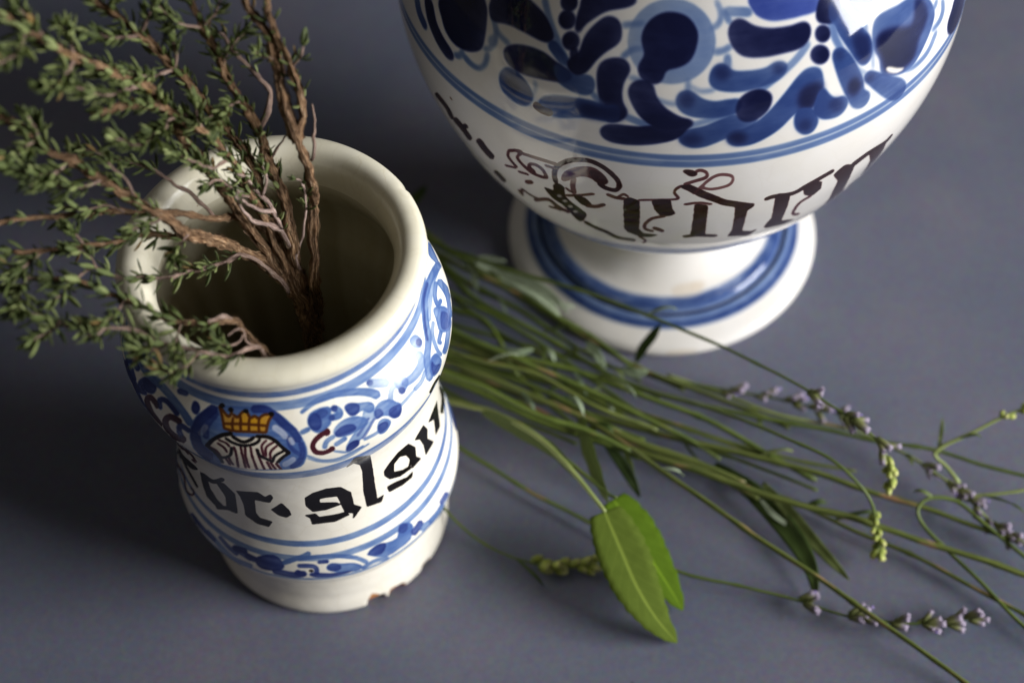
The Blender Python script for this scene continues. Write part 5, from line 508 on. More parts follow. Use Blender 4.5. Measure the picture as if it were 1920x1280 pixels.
def noise1(x, seed):
    r = np.random.default_rng(seed)
    tab = r.uniform(-1, 1, 4096)
    i = np.floor(x).astype(int)
    f = x - i
    f = f * f * (3 - 2 * f)
    return tab[i % 4096] * (1 - f) + tab[(i + 1) % 4096] * f

def tube(name, P, L, r, sides, mat, base, ridge=0.0, seed=0, squareness=0.0):
    """tapered tube along P (m) with per-ring radius r; UV u = around, v = length in mm"""
    T, N, Bn = frames(P)
    m = len(P)
    ang = np.linspace(0, 2 * np.pi, sides + 1)
    V, UV = [], []
    tw = rng.uniform(0, 6)
    for i in range(m):
        rr = np.full(sides + 1, r[i])
        if ridge:
            x = np.arange(sides + 1) % sides
            rr = rr * (1 + ridge * .8 * noise1(x * 57.0 + L[i] * 130 + 11.3, seed) + ridge * .8 * noise1(x * 91.0 + L[i] * 420 + 77, seed + 1))
        if squareness:
            rr = rr * (1 + squareness * np.cos(4 * ang))
        a = ang + tw
        V.append(P[i] + (np.cos(a) * rr)[:, None] * N[i] + (np.sin(a) * rr)[:, None] * Bn[i] - base)
        UV.append(np.stack([ang / (2 * np.pi), np.full(sides + 1, L[i] * 1000)], -1))
    V = np.vstack(V)
    UV = np.vstack(UV)
    F = []
    k = sides + 1
    for i in range(m - 1):
        for j in range(sides):
            F.append((i * k + j, i * k + j + 1, (i + 1) * k + j + 1, (i + 1) * k + j))
    c0, c1 = len(V), len(V) + 1
    V = np.vstack([V, [P[0] - base], [P[-1] + T[-1] * r[-1] * .8 - base]])
    UV = np.vstack([UV, [[0.5, 0]], [[0.5, L[-1] * 1000]]])
    for j in range(sides):
        F.append((c0, j + 1, j))
        F.append((c1, (m - 1) * k + j, (m - 1) * k + j + 1))
    return mesh_from(name, V, F, mat, UV)

# ------------------------------------------------------------------ materials
def new_mat(name):
    m = bpy.data.materials.new(name)
    m.use_nodes = True
    nt = m.node_tree
    return m, nt, nt.nodes, nt.links, nt.nodes['Principled BSDF']

def ramp(nodes, stops):
    n = nodes.new('ShaderNodeValToRGB')
    e = n.color_ramp.elements
    while len(e) < len(stops):
        e.new(0.5)
    for x, (p, c) in zip(e, stops):
        x.position = p
        x.color = c
    return n

def uvmap(nodes, links, scale):
    uv = nodes.new('ShaderNodeTexCoord')
    mp = nodes.new('ShaderNodeMapping')
    mp.inputs['Scale'].default_value = scale
    links.new(uv.outputs['UV'], mp.inputs['Vector'])
    return mp

def add_bump(nodes, links, bsdf, height, strength, dist):
    b = nodes.new('ShaderNodeBump')
    b.inputs['Strength'].default_value = strength
    b.inputs['Distance'].default_value = dist
    links.new(height, b.inputs['Height'])
    links.new(b.outputs['Normal'], bsdf.inputs['Normal'])
    return b

def table_material():
    m, nt, nodes, links, bs = new_mat('slate_grey_table')
    tc = nodes.new('ShaderNodeTexCoord')
    n1 = nodes.new('ShaderNodeTexNoise')
    n1.inputs['Scale'].default_value = 14
    n1.inputs['Detail'].default_value = 5
    links.new(tc.outputs['Object'], n1.inputs['Vector'])
    r1 = ramp(nodes, [(0.28, (0.104, 0.116, 0.156, 1)), (0.5, (0.122, 0.128, 0.168, 1)), (0.72, (0.146, 0.141, 0.176, 1))])
    links.new(n1.outputs['Fac'], r1.inputs['Fac'])
    n2 = nodes.new('ShaderNodeTexNoise')
    n2.inputs['Scale'].default_value = 420
    n2.inputs['Detail'].default_value = 6
    n2.inputs['Roughness'].default_value = 0.7
    links.new(tc.outputs['Object'], n2.inputs['Vector'])
    mx = nodes.new('ShaderNodeMix')
    mx.data_type = 'RGBA'
    mx.blend_type = 'OVERLAY'
    mx.inputs['Factor'].default_value = 0.42
    links.new(r1.outputs['Color'], mx.inputs[6])
    links.new(n2.outputs['Color'], mx.inputs[7])
    hs = nodes.new('ShaderNodeHueSaturation')
    hs.inputs['Saturation'].default_value = 1.08
    links.new(mx.outputs[2], hs.inputs['Color'])
    # small dark flecks
    vo = nodes.new('ShaderNodeTexVoronoi')
    vo.inputs['Scale'].default_value = 38
    links.new(tc.outputs['Object'], vo.inputs['Vector'])
    lt = ramp(nodes, [(0.016, (1, 1, 1, 1)), (0.028, (0, 0, 0, 1))])
    links.new(vo.outputs['Distance'], lt.inputs['Fac'])
    m2 = nodes.new('ShaderNodeMix')
    m2.data_type = 'RGBA'
    links.new(lt.outputs['Color'], m2.inputs['Factor'])
    links.new(hs.outputs['Color'], m2.inputs[6])
    m2.inputs[7].default_value = (0.07, 0.07, 0.085, 1)
    links.new(m2.outputs[2], bs.inputs['Base Color'])
    bs.inputs['Roughness'].default_value = 0.62
    bs.inputs['Specular IOR Level'].default_value = 0.3
    add_bump(nodes, links, bs, n2.outputs['Fac'], 0.12, 0.0006)
    return m

def glaze_material(name, img, rough, bump_scale, craze=140, craze_tint=(0.90, 0.87, 0.80, 1)):
    m, nt, nodes, links, bs = new_mat(name)
    uv = nodes.new('ShaderNodeTexCoord')
    im = nodes.new('ShaderNodeTexImage')
    im.image = img
    im.interpolation = 'Linear'
    im.extension = 'EXTEND'
    links.new(uv.outputs['UV'], im.inputs['Vector'])
    n1 = nodes.new('ShaderNodeTexNoise')
    n1.inputs['Scale'].default_value = 45
    n1.inputs['Detail'].default_value = 4
    links.new(uv.outputs['Object'], n1.inputs['Vector'])
    r = ramp(nodes, [(0.3, (0.93, 0.91, 0.86, 1)), (0.7, (1, 1, 1, 1))])
    links.new(n1.outputs['Fac'], r.inputs['Fac'])
    mx = nodes.new('ShaderNodeMix')
    mx.data_type = 'RGBA'
    mx.blend_type = 'MULTIPLY'
    mx.inputs['Factor'].default_value = 0.7
    links.new(im.outputs['Color'], mx.inputs[6])
    links.new(r.outputs['Color'], mx.inputs[7])
    vo = nodes.new('ShaderNodeTexVoronoi')
    vo.feature = 'DISTANCE_TO_EDGE'
    vo.inputs['Scale'].default_value = craze
    nz = nodes.new('ShaderNodeTexNoise')
    nz.inputs['Scale'].default_value = craze * 1.5
    links.new(uv.outputs['Object'], nz.inputs['Vector'])
    va = nodes.new('ShaderNodeVectorMath'); va.operation = 'MULTIPLY_ADD'
    links.new(nz.outputs['Color'], va.inputs[0])
    va.inputs[1].default_value = (0.4 / craze,) * 3
    links.new(uv.outputs['Object'], va.inputs[2])
    links.new(va.outputs[0], vo.inputs['Vector'])
    cr = ramp(nodes, [(0.0, craze_tint), (0.03, (1, 1, 1, 1))])
    links.new(vo.outputs['Distance'], cr.inputs['Fac'])
    mk = nodes.new('ShaderNodeMix')
    mk.data_type = 'RGBA'
    mk.blend_type = 'MULTIPLY'
    links.new(n1.outputs['Fac'], mk.inputs['Factor'])
    links.new(mx.outputs[2], mk.inputs[6])
    links.new(cr.outputs['Color'], mk.inputs[7])
    links.new(mk.outputs[2], bs.inputs['Base Color'])
    rr = nodes.new('ShaderNodeMapRange')
    rr.inputs['From Min'].default_value = 0.3
    rr.inputs['From Max'].default_value = 0.75
    rr.inputs['To Min'].default_value = rough
    rr.inputs['To Max'].default_value = rough * 1.6 + 0.03
    links.new(n1.outputs['Fac'], rr.inputs['Value'])
    # bare clay (alpha 0) is rough
    ra = nodes.new('ShaderNodeMix')
    links.new(im.outputs['Alpha'], ra.inputs['Factor'])
    ra.inputs[2].default_value = 0.85
    links.new(rr.outputs['Result'], ra.inputs[3])
    links.new(ra.outputs[0], bs.inputs['Roughness'])
    bs.inputs['IOR'].default_value = 1.44
    bs.inputs['Subsurface Weight'].default_value = 0.0
    n2 = nodes.new('ShaderNodeTexNoise')
    n2.inputs['Scale'].default_value = bump_scale
    n2.inputs['Detail'].default_value = 2
    links.new(uv.outputs['Object'], n2.inputs['Vector'])
    add_bump(nodes, links, bs, n2.outputs['Fac'], 0.35, 0.0012)
    return m

def bark_material(name, cols, strength=1.0):
    m, nt, nodes, links, bs = new_mat(name)
    mp = uvmap(nodes, links, (14.0, 0.22, 1))
    n1 = nodes.new('ShaderNodeTexNoise')
    n1.inputs['Scale'].default_value = 1.6
    n1.inputs['Detail'].default_value = 6
    n1.inputs['Roughness'].default_value = 0.65
    n1.inputs['Distortion'].default_value = 0.6
    links.new(mp.outputs['Vector'], n1.inputs['Vector'])
    r = ramp(nodes, [(0.32, cols[0]), (0.47, cols[1]), (0.58, cols[2]), (0.72, cols[3])])
    links.new(n1.outputs['Fac'], r.inputs['Fac'])
    tc = nodes.new('ShaderNodeTexCoord')
    n2 = nodes.new('ShaderNodeTexNoise')
    n2.inputs['Scale'].default_value = 130
    links.new(tc.outputs['Object'], n2.inputs['Vector'])
    r2 = ramp(nodes, [(0.38, (0.55, 0.5, 0.48, 1)), (0.62, (1.15, 1.1, 1.05, 1))])
    links.new(n2.outputs['Fac'], r2.inputs['Fac'])
    mx = nodes.new('ShaderNodeMix')
    mx.data_type = 'RGBA'
    mx.blend_type = 'MULTIPLY'
    mx.inputs['Factor'].default_value = 0.8
    links.new(r.outputs['Color'], mx.inputs[6])
    links.new(r2.outputs['Color'], mx.inputs[7])
    links.new(mx.outputs[2], bs.inputs['Base Color'])
    bs.inputs['Roughness'].default_value = 0.8
    bs.inputs['Specular IOR Level'].default_value = 0.25
    add_bump(nodes, links, bs, n1.outputs['Fac'], strength, 0.0022)
    return m

def leaf_material(name, c_dark, c_mid, c_light, trans=0.3, rough=0.5, vein=None, old=None):
    m, nt, nodes, links, bs = new_mat(name)
    oi = nodes.new('ShaderNodeObjectInfo')
    tc = nodes.new('ShaderNodeTexCoord')
    n1 = nodes.new('ShaderNodeTexNoise')
    n1.inputs['Scale'].default_value = 500 if vein is None else 260
    n1.inputs['Detail'].default_value = 3
    links.new(tc.outputs['Object'], n1.inputs['Vector'])
    ad = nodes.new('ShaderNodeMath')
    ad.operation = 'MULTIPLY_ADD'
    links.new(n1.outputs['Fac'], ad.inputs[0])
    ad.inputs[1].default_value = 0.5
    links.new(oi.outputs['Random'], ad.inputs[2])
    sc = nodes.new('ShaderNodeMath')
    sc.operation = 'MULTIPLY'
    links.new(ad.outputs[0], sc.inputs[0])
    sc.inputs[1].default_value = 0.66
    r = ramp(nodes, [(0.05, c_dark), (0.5, c_mid), (0.95, c_light)])
    links.new(sc.outputs[0], r.inputs['Fac'])
    col = r.outputs['Color']
    if old is not None:
        gt = nodes.new('ShaderNodeMath'); gt.operation = 'GREATER_THAN'
        fr = nodes.new('ShaderNodeMath'); fr.operation = 'FRACT'
        mu = nodes.new('ShaderNodeMath'); mu.operation = 'MULTIPLY'
        links.new(oi.outputs['Random'], mu.inputs[0]); mu.inputs[1].default_value = 17.0
        links.new(mu.outputs[0], fr.inputs[0])
        links.new(fr.outputs[0], gt.inputs[0]); gt.inputs[1].default_value = 0.982
        mo = nodes.new('ShaderNodeMix'); mo.data_type = 'RGBA'
        links.new(gt.outputs[0], mo.inputs['Factor'])
        links.new(col, mo.inputs[6]); mo.inputs[7].default_value = old
        col = mo.outputs[2]
    hgt = n1.outputs['Fac']
    if vein is not None:
        sep = nodes.new('ShaderNodeSeparateXYZ')
        uv = nodes.new('ShaderNodeUVMap')
        links.new(uv.outputs['UV'], sep.inputs[0])
        # midrib at u = .5 and pinnate side veins
        d = nodes.new('ShaderNodeMath'); d.operation = 'SUBTRACT'
        links.new(sep.outputs['X'], d.inputs[0]); d.inputs[1].default_value = 0.5
        ab = nodes.new('ShaderNodeMath'); ab.operation = 'ABSOLUTE'
        links.new(d.outputs[0], ab.inputs[0])
        mr = nodes.new('ShaderNodeMapRange')
        mr.inputs['From Min'].default_value = 0.012; mr.inputs['From Max'].default_value = 0.05
        mr.inputs['To Min'].default_value = 1.0; mr.inputs['To Max'].default_value = 0.0
        links.new(ab.outputs[0], mr.inputs['Value'])
        sv = nodes.new('ShaderNodeMath'); sv.operation = 'MULTIPLY_ADD'
        links.new(ab.outputs[0], sv.inputs[0]); sv.inputs[1].default_value = -0.45
        links.new(sep.outputs['Y'], sv.inputs[2])
        sn = nodes.new('ShaderNodeMath'); sn.operation = 'MULTIPLY'
        links.new(sv.outputs[0], sn.inputs[0]); sn.inputs[1].default_value = 62.0
        si = nodes.new('ShaderNodeMath'); si.operation = 'SINE'
        links.new(sn.outputs[0], si.inputs[0])
        m3 = nodes.new('ShaderNodeMapRange')
        m3.inputs['From Min'].default_value = 0.86; m3.inputs['From Max'].default_value = 1.0
        m3.inputs['To Min'].default_value = 0.0; m3.inputs['To Max'].default_value = vein
        links.new(si.outputs[0], m3.inputs['Value'])
        mxv = nodes.new('ShaderNodeMath'); mxv.operation = 'MAXIMUM'
        links.new(mr.outputs['Result'], mxv.inputs[0]); links.new(m3.outputs['Result'], mxv.inputs[1])
        mc = nodes.new('ShaderNodeMix'); mc.data_type = 'RGBA'
        fs = nodes.new('ShaderNodeMath'); fs.operation = 'MULTIPLY'
        links.new(mxv.outputs[0], fs.inputs[0]); fs.inputs[1].default_value = 0.55
        links.new(fs.outputs[0], mc.inputs['Factor'])
        links.new(col, mc.inputs[6])
        mc.inputs[7].default_value = tuple(min(1, x * 1.9) for x in c_light[:3]) + (1,)
        col = mc.outputs[2]
        hh = nodes.new('ShaderNodeMath'); hh.operation = 'MULTIPLY_ADD'
        links.new(mxv.outputs[0], hh.inputs[0]); hh.inputs[1].default_value = -0.5
        links.new(n1.outputs['Fac'], hh.inputs[2])
        hgt = hh.outputs[0]
    links.new(col, bs.inputs['Base Color'])
    bs.inputs['Roughness'].default_value = rough if vein is None else 0.85
    bs.inputs['Specular IOR Level'].default_value = 0.35 if vein is None else 0.12
    add_bump(nodes, links, bs, hgt, 0.35, 0.0006)
    tr = nodes.new('ShaderNodeBsdfTranslucent')
    hs = nodes.new('ShaderNodeHueSaturation')
    hs.inputs['Saturation'].default_value = 1.15
    hs.inputs['Value'].default_value = 1.7
    links.new(col, hs.inputs['Color'])
    links.new(hs.outputs['Color'], tr.inputs['Color'])
    mix = nodes.new('ShaderNodeMixShader')
    mix.inputs[0].default_value = trans
    links.new(bs.outputs[0], mix.inputs[1])
    links.new(tr.outputs[0], mix.inputs[2])
    links.new(mix.outputs[0], nodes['Material Output'].inputs['Surface'])
    return m

def herb_stem_material(name, green, pale, brown, amount):
    m, nt, nodes, links, bs = new_mat(name)
    mp = uvmap(nodes, links, (3.0, 0.05, 1))
    n1 = nodes.new('ShaderNodeTexNoise')
    n1.inputs['Scale'].default_value = 2.0
    n1.inputs['Detail'].default_value = 4
    links.new(mp.outputs['Vector'], n1.inputs['Vector'])
    r = ramp(nodes, [(0.3, green), (0.7, pale)])
    links.new(n1.outputs['Fac'], r.inputs['Fac'])
    oi = nodes.new('ShaderNodeObjectInfo')
    mp2 = uvmap(nodes, links, (1.2, 0.035, 1))
    vadd = nodes.new('ShaderNodeVectorMath')
    vadd.operation = 'ADD'
    links.new(mp2.outputs['Vector'], vadd.inputs[0])
    cx = nodes.new('ShaderNodeCombineXYZ')
    ml = nodes.new('ShaderNodeMath'); ml.operation = 'MULTIPLY'
    links.new(oi.outputs['Random'], ml.inputs[0]); ml.inputs[1].default_value = 40
    links.new(ml.outputs[0], cx.inputs[2])
    links.new(cx.outputs[0], vadd.inputs[1])
    n2 = nodes.new('ShaderNodeTexNoise')
    n2.inputs['Scale'].default_value = 1.5
    n2.inputs['Detail'].default_value = 3
    links.new(vadd.outputs[0], n2.inputs['Vector'])
    r2 = ramp(nodes, [(0.66 - amount, (0, 0, 0, 1)), (0.74 - amount, (1, 1, 1, 1))])
    links.new(n2.outputs['Fac'], r2.inputs['Fac'])
    mx = nodes.new('ShaderNodeMix')
    mx.data_type = 'RGBA'
    links.new(r2.outputs['Color'], mx.inputs['Factor'])
    links.new(r.outputs['Color'], mx.inputs[6])
    mx.inputs[7].default_value = brown
    links.new(mx.outputs[2], bs.inputs['Base Color'])
    bs.inputs['Roughness'].default_value = 0.5
    bs.inputs['Specular IOR Level'].default_value = 0.4
    add_bump(nodes, links, bs, n1.outputs['Fac'], 0.3, 0.0004)
    return m

def bud_material(name, a, b, c, t=0.55):
    m, nt, nodes, links, bs = new_mat(name)
    uv = nodes.new('ShaderNodeUVMap')
    sep = nodes.new('ShaderNodeSeparateXYZ')
    links.new(uv.outputs['UV'], sep.inputs[0])
    oi = nodes.new('ShaderNodeObjectInfo')
    ad = nodes.new('ShaderNodeMath'); ad.operation = 'MULTIPLY_ADD'
    links.new(oi.outputs['Random'], ad.inputs[0]); ad.inputs[1].default_value = 0.2
    links.new(sep.outputs['Y'], ad.inputs[2])
    r = ramp(nodes, [(0.22, a), (t + .12, b), (1.1 if False else 0.98, c)])
    links.new(ad.outputs[0], r.inputs['Fac'])
    links.new(r.outputs['Color'], bs.inputs['Base Color'])
    bs.inputs['Roughness'].default_value = 0.65
    return m

# ------------------------------------------------------------------ painting the ceramic (brush strokes rasterised in surface coordinates)
def blur(a, r, passes=2):
    if r < 1:
        return a
    k = 2 * r + 1
    for _ in range(passes):
        for ax in (0, 1):
            p = np.concatenate([np.repeat(a.take([0], ax), r + 1, ax), a, np.repeat(a.take([-1], ax), r, ax)], ax)
            c = np.cumsum(p, axis=ax, dtype=np.float32)
            n = a.shape[ax]
            a = (c.take(range(k, k + n), ax) - c.take(range(0, n), ax)) / k
    return a

def noise2(h, w, cells_y, cells_x, seed, octaves=3):
    r = np.random.default_rng(seed)
    out = np.zeros((h, w), np.float32)
    amp, tot = 1.0, 0.0
    for o in range(octaves):
        gy, gx = max(2, int(cells_y * 2 ** o)), max(2, int(cells_x * 2 ** o))
        g = r.uniform(-1, 1, (gy + 2, gx + 2)).astype(np.float32)
        g[:, gx:] = g[:, :2]
        y = np.linspace(0, gy, h, endpoint=False); x = np.linspace(0, gx, w, endpoint=False)
        yi, xi = y.astype(int), x.astype(int)
        fy, fx = (y - yi).astype(np.float32), (x - xi).astype(np.float32)
        fy = (fy * fy * (3 - 2 * fy))[:, None]; fx = (fx * fx * (3 - 2 * fx))[None]
        a = g[yi][:, xi] * (1 - fx) + g[yi][:, xi + 1] * fx
        b = g[yi + 1][:, xi] * (1 - fx) + g[yi + 1][:, xi + 1] * fx
        out += amp * (a * (1 - fy) + b * fy)
        tot += amp
        amp *= 0.5
    return out / tot

class Canvas:
    def __init__(self, w, h, smax, base, colours, seed, soft):
        self.w, self.h, self.smax = w, h, smax
        self.col = np.empty((h, w, 3), np.float32)
        self.col[:] = s2l(base)
        self.glazed = np.ones((h, w), np.float32)
        self.colours = {k: s2l(v).astype(np.float32) for k, v in colours.items()}
        self.n_lo = noise2(h, w, 34, 50, seed)
        self.n_hi = noise2(h, w, 150, 220, seed + 1)
        self.n_st = noise2(h, w, 240, 60, seed + 2, 2)
        self.soft = soft

    def put(self, y0, y1, xs, m, colour):
        c = self.colours[colour]
        a = np.clip(m, 0, 1)[..., None]
        reg = self.col[y0:y1][:, xs]
        if colour in 'cwytg':          # opaque pigments cover
            self.col[y0:y1, xs] = reg * (1 - a) + c * a
        else:                          # transparent washes multiply through
            self.col[y0:y1, xs] = np.exp(np.log(reg) * (1 - a) + np.log(c) * a)

    def poly(self, colour, alpha, pts, du=0.0, wash=0.3):
        p = np.array(pts, float).reshape(-1, 2)
        x = (p[:, 0] / 100.0 + du + 180.0) / 360.0 * self.w
        y = p[:, 1] / 1e5 / self.smax * self.h
        pad = 14
        x0, x1 = int(math.floor(x.min())) - pad, int(math.ceil(x.max())) + pad
        y0, y1 = max(0, int(math.floor(y.min())) - pad), min(self.h, int(math.ceil(y.max())) + pad)
        if y1 - y0 < 2:
            return
        gx = (np.arange(x0, x1) + 0.5)[None]
        gy = (np.arange(y0, y1) + 0.5)[:, None]
        inside = np.zeros((y1 - y0, x1 - x0), bool)
        xa, ya = x, y
        xb, yb = np.roll(x, -1), np.roll(y, -1)
        for i in range(len(x)):
            if ya[i] == yb[i]:
                continue
            cond = (ya[i] > gy) != (yb[i] > gy)
            xi = (xb[i] - xa[i]) * (gy - ya[i]) / (yb[i] - ya[i]) + xa[i]
            inside ^= cond & (gx < xi)
        m0 = inside.astype(np.float32)
        xs = np.arange(x0, x1) % self.w
        # the loaded brush leaves more colour at one end of the stroke
        q = np.stack([x - x.mean(), y - y.mean()], -1)
        ax = np.linalg.svd(q, full_matrices=False)[2][0]
        ax = ax if int(abs(x[0] * 7 + y[0] * 3)) % 2 else -ax
        load = ((gx - x.mean()) * ax[0] + (gy - y.mean()) * ax[1]) / (np.abs(q @ ax).max() + 1e-6)
        load = np.clip(load, -1, 1).astype(np.float32)
        lo = self.n_lo[y0:y1][:, xs]; hi = self.n_hi[y0:y1][:, xs]; st = self.n_st[y0:y1][:, xs]
        if colour in 'kmncyt':
            m = blur(m0, 2)
            if colour in 'kmn':          # rounded, slightly ragged pen strokes
                m = np.clip((blur(m0, 3) - (0.30 if colour == 'm' else 0.17 if self.soft else 0.24) + 0.06 * hi) * 4.5 + 0.35, 0, 1)
            dens = alpha * (1 + 0.10 * lo + 0.08 * hi)
        elif self.soft:
            m = np.clip(blur(m0, 6) * 2.2 - 0.14, 0, 1) if not (colour == 'e' and alpha < .9) else blur(m0, 9)
            m = m * m * (3 - 2 * m)
            halo = blur(m0, 9)
            self.put(y0, y1, xs, 0.35 * halo * alpha * (1 - m), 'h')
            inner = blur(m0, 12)
            dens = alpha * (0.84 + 0.16 * inner + 0.20 * lo + 0.05 * hi + 0.05 * st + 0.14 * load)
        else:
            m = np.clip(blur(m0, 3) * 2.1 - .06, 0, 1)
            edge = np.clip(m0 - blur(m0, 5), 0, 1)
            dens = alpha * (0.95 + 0.28 * lo + 0.22 * st + 0.5 * edge + 0.16 * load)
        self.put(y0, y1, xs, m * np.clip(dens, 0, 1), colour)

    def ring(self, colour, alpha, s0, s1, wob=0.25, edge=1, seed=0, streak=0.25):
        """painted band round the pot between arc lengths s0..s1 (mm)"""
        r = np.random.default_rng(seed)
        th = np.linspace(0, 2 * np.pi, self.w, endpoint=False)
        def wobble(a):
            o = np.zeros(self.w)
            for k in (1, 2, 3, 5, 9, 17, 31):
                o += r.normal() / k ** 0.6 * np.cos(k * th + r.uniform(0, 6))
            return o * a * 0.45
        c = wobble(wob)
        lo = ((s0 + c + wobble(wob * .4)) / 1000 / self.smax * self.h)[None]
        hi = ((s1 + c + wobble(wob * .4)) / 1000 / self.smax * self.h)[None]
        y0 = max(0, int(lo.min()) - 12); y1 = min(self.h, int(hi.max()) + 12)
        gy = np.arange(y0, y1)[:, None] + 0.5
        m = np.clip(gy - lo + .5, 0, 1) * np.clip(hi - gy + .5, 0, 1)
        m = blur(m.astype(np.float32), edge)
        xs = np.arange(self.w)
        dens = alpha * (1 + streak * self.n_st[y0:y1] + 0.25 * self.n_lo[y0:y1])
        self.put(y0, y1, xs, m * np.clip(dens, 0, 1), colour)

    def specks(self, n, colour, s0, s1, rmax, seed, th0=-180, th1=180):
        r = np.random.default_rng(seed)
        for _ in range(n):
            s = r.uniform(s0, s1) * 100
            t = r.uniform(th0, th1) * 100
            rr = rmax * (0.35 + 0.65 * r.random() ** 3)
            a = np.linspace(0, 2 * np.pi, 8)[:-1]
            k = rr * 100
            kk = rr / 45.0 * 5729.6
            pts = np.stack([t + np.cos(a) * kk * r.uniform(.6, 1.2), s + np.sin(a) * k * r.uniform(.6, 1.2)], -1).ravel()
            self.poly(colour, r.uniform(.35, .9), pts)

    def image(self, name):
        img = bpy.data.images.new(name, self.w, self.h, alpha=True, float_buffer=False)
        c = np.clip(self.col, 0, 1)
        c = np.where(c <= 0.0031308, c * 12.92, 1.055 * np.power(c, 1 / 2.4) - 0.055)
        px = np.concatenate([c, self.glazed[..., None]], -1).astype(np.float32)
        img.alpha_mode = 'CHANNEL_PACKED'
        img.pixels.foreach_set(px.ravel())
        img.update()
        img.pack()
        return img

def undelta(d):
    a = np.array(d).reshape(-1, 2)
    return np.cumsum(a, axis=0).ravel()

JAR_SMAX, VASE_SMAX = 0.200, 0.300
cj = Canvas(3072, 2048, JAR_SMAX, (240, 234, 220), dict(b=(70, 97, 152), d=(27, 40, 100), k=(14, 10, 10), m=(62, 22, 30), n=(80, 40, 12), y=(196, 142, 26), c=(236, 226, 206), w=(226, 232, 244), t=(172, 118, 72), h=(170, 188, 220)), 3, False)
# greener, thicker cream glaze on the lip
cj.colours['g'] = s2l((224, 218, 194)).astype(np.float32)
cj.ring('g', 0.75, 154.5, 230.0, wob=0.6, edge=9, seed=1, streak=.05)
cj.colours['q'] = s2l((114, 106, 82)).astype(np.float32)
cj.ring('q', 0.40, 186.0, 230.0, wob=0.8, edge=60, seed=9, streak=.0)     # inner wall tinted darker, shade inside the jar put into the colour
cj.ring('b', 0.80, 150.4, 154.6, seed=2)
cj.ring('b', 0.62, 144.7, 148.2, seed=3)
cj.ring('b', 0.75, 108.0, 117.0, seed=4)
cj.ring('b', 0.70, 60.8, 63.9, seed=5)
cj.ring('b', 0.62, 53.6, 56.6, seed=6)
cj.ring('b', 0.55, 41.6, 43.4, wob=.5, seed=7)
cj.ring('t', 0.75, -2.0, 1.1, wob=.5, seed=8)
jar_strokes = [(c, a, undelta(d)) for c, a, d in PAINT_JAR]
blue = [q for q in jar_strokes if q[0] in 'bdw']
for du in (118.0, 236.0):          # the scroll work goes on round the back of the jar
    for c, a, p in blue:
        tm = p[0::2].mean() / 100.0
        if -75 < tm < -20 and 60 < p[1::2].mean() / 100 < 150 or p[1::2].mean() / 100 < 56 and -110 < tm < -30:
            cj.poly(c, a, p, du)
for c, a, p in jar_strokes:
    cj.poly(c, a, p)
for th, w in ((-67.0, 5.2), (-56.0, 4.6), (-37.0, 3.4)):      # chipped glaze on the foot, clay showing
    t = np.linspace(0, 2 * np.pi, 15)[:-1]
    e = 1 + .16 * np.sin(3 * t + th)
    cj.poly('t', 1.0, np.stack([(th + w * 1.02 * np.cos(t) * e) * 100, (0.6 + (w * 1.25) * np.sin(t) * e) * 100], -1).ravel())
cj.specks(70, 'n', 148, 185, 0.28, 11)
cj.specks(40, 'n', 5, 150, 0.2, 12)
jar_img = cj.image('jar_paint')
del cj

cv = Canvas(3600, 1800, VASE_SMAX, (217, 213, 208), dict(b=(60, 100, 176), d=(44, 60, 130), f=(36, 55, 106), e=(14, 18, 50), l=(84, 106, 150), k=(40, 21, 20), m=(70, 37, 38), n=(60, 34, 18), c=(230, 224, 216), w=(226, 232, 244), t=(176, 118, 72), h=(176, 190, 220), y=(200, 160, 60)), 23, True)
cv.ring('l', 1.0, 197.3, 199.6, wob=.22, edge=2, seed=31)
cv.ring('l', 1.0, 194.2, 196.8, wob=.22, edge=2, seed=32)
cv.ring('l', 0.9, 107.0, 120.0, wob=.3, edge=4, seed=33)
cv.ring('f', 0.85, 13.3, 16.4, wob=.3, edge=3, seed=34)
cv.ring('l', 0.85, 16.2, 18.9, wob=.2, edge=3, seed=35)
cv.ring('e', 0.95, 18.5, 20.9, wob=.2, edge=2, seed=36)  # dark blue pooled in the groove, with the groove's shadow painted in
cv.ring('l', 0.60, 20.4, 22.8, wob=.2, edge=3, seed=37)
cv.ring('f', 0.74, 22.4, 27.8, wob=.3, edge=4, seed=38)
vase_strokes = [(c, a, undelta(d)) for c, a, d in PAINT_VASE]
for du in (135.0, 232.0):
    for c, a, p in vase_strokes:
        tm = p[0::2].mean() / 100.0
        if c in 'lfe' and -128 < tm < -45 and p[1::2].mean() / 100 > 190:
            cv.poly(c, a, p, du)
for c, a, p in vase_strokes:
    cv.poly(c, a, p)
cv.specks(46, 'n', 60, 290, 0.3, 41)
# amber stain on the foot
cv.colours['o'] = s2l((200, 186, 168)).astype(np.float32)
for th, s, rx, ry, a in ((-82, 30.0, 9, 2.6, .5), (-76, 31, 5, 1.4, .4), (-88, 3.0, 6, 1.5, .5)):
    t = np.linspace(0, 2 * np.pi, 13)[:-1]
    cv.poly('o', a, np.stack([(th + rx * np.cos(t)) * 100, (s + ry * np.sin(t)) * 100], -1).ravel())
vase_img = cv.image('vase_paint')
del cv

M_TABLE = table_material()
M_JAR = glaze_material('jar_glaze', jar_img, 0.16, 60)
M_VASE = glaze_material('vase_glaze', vase_img, 0.05, 34, 90, (0.965, 0.955, 0.94, 1))

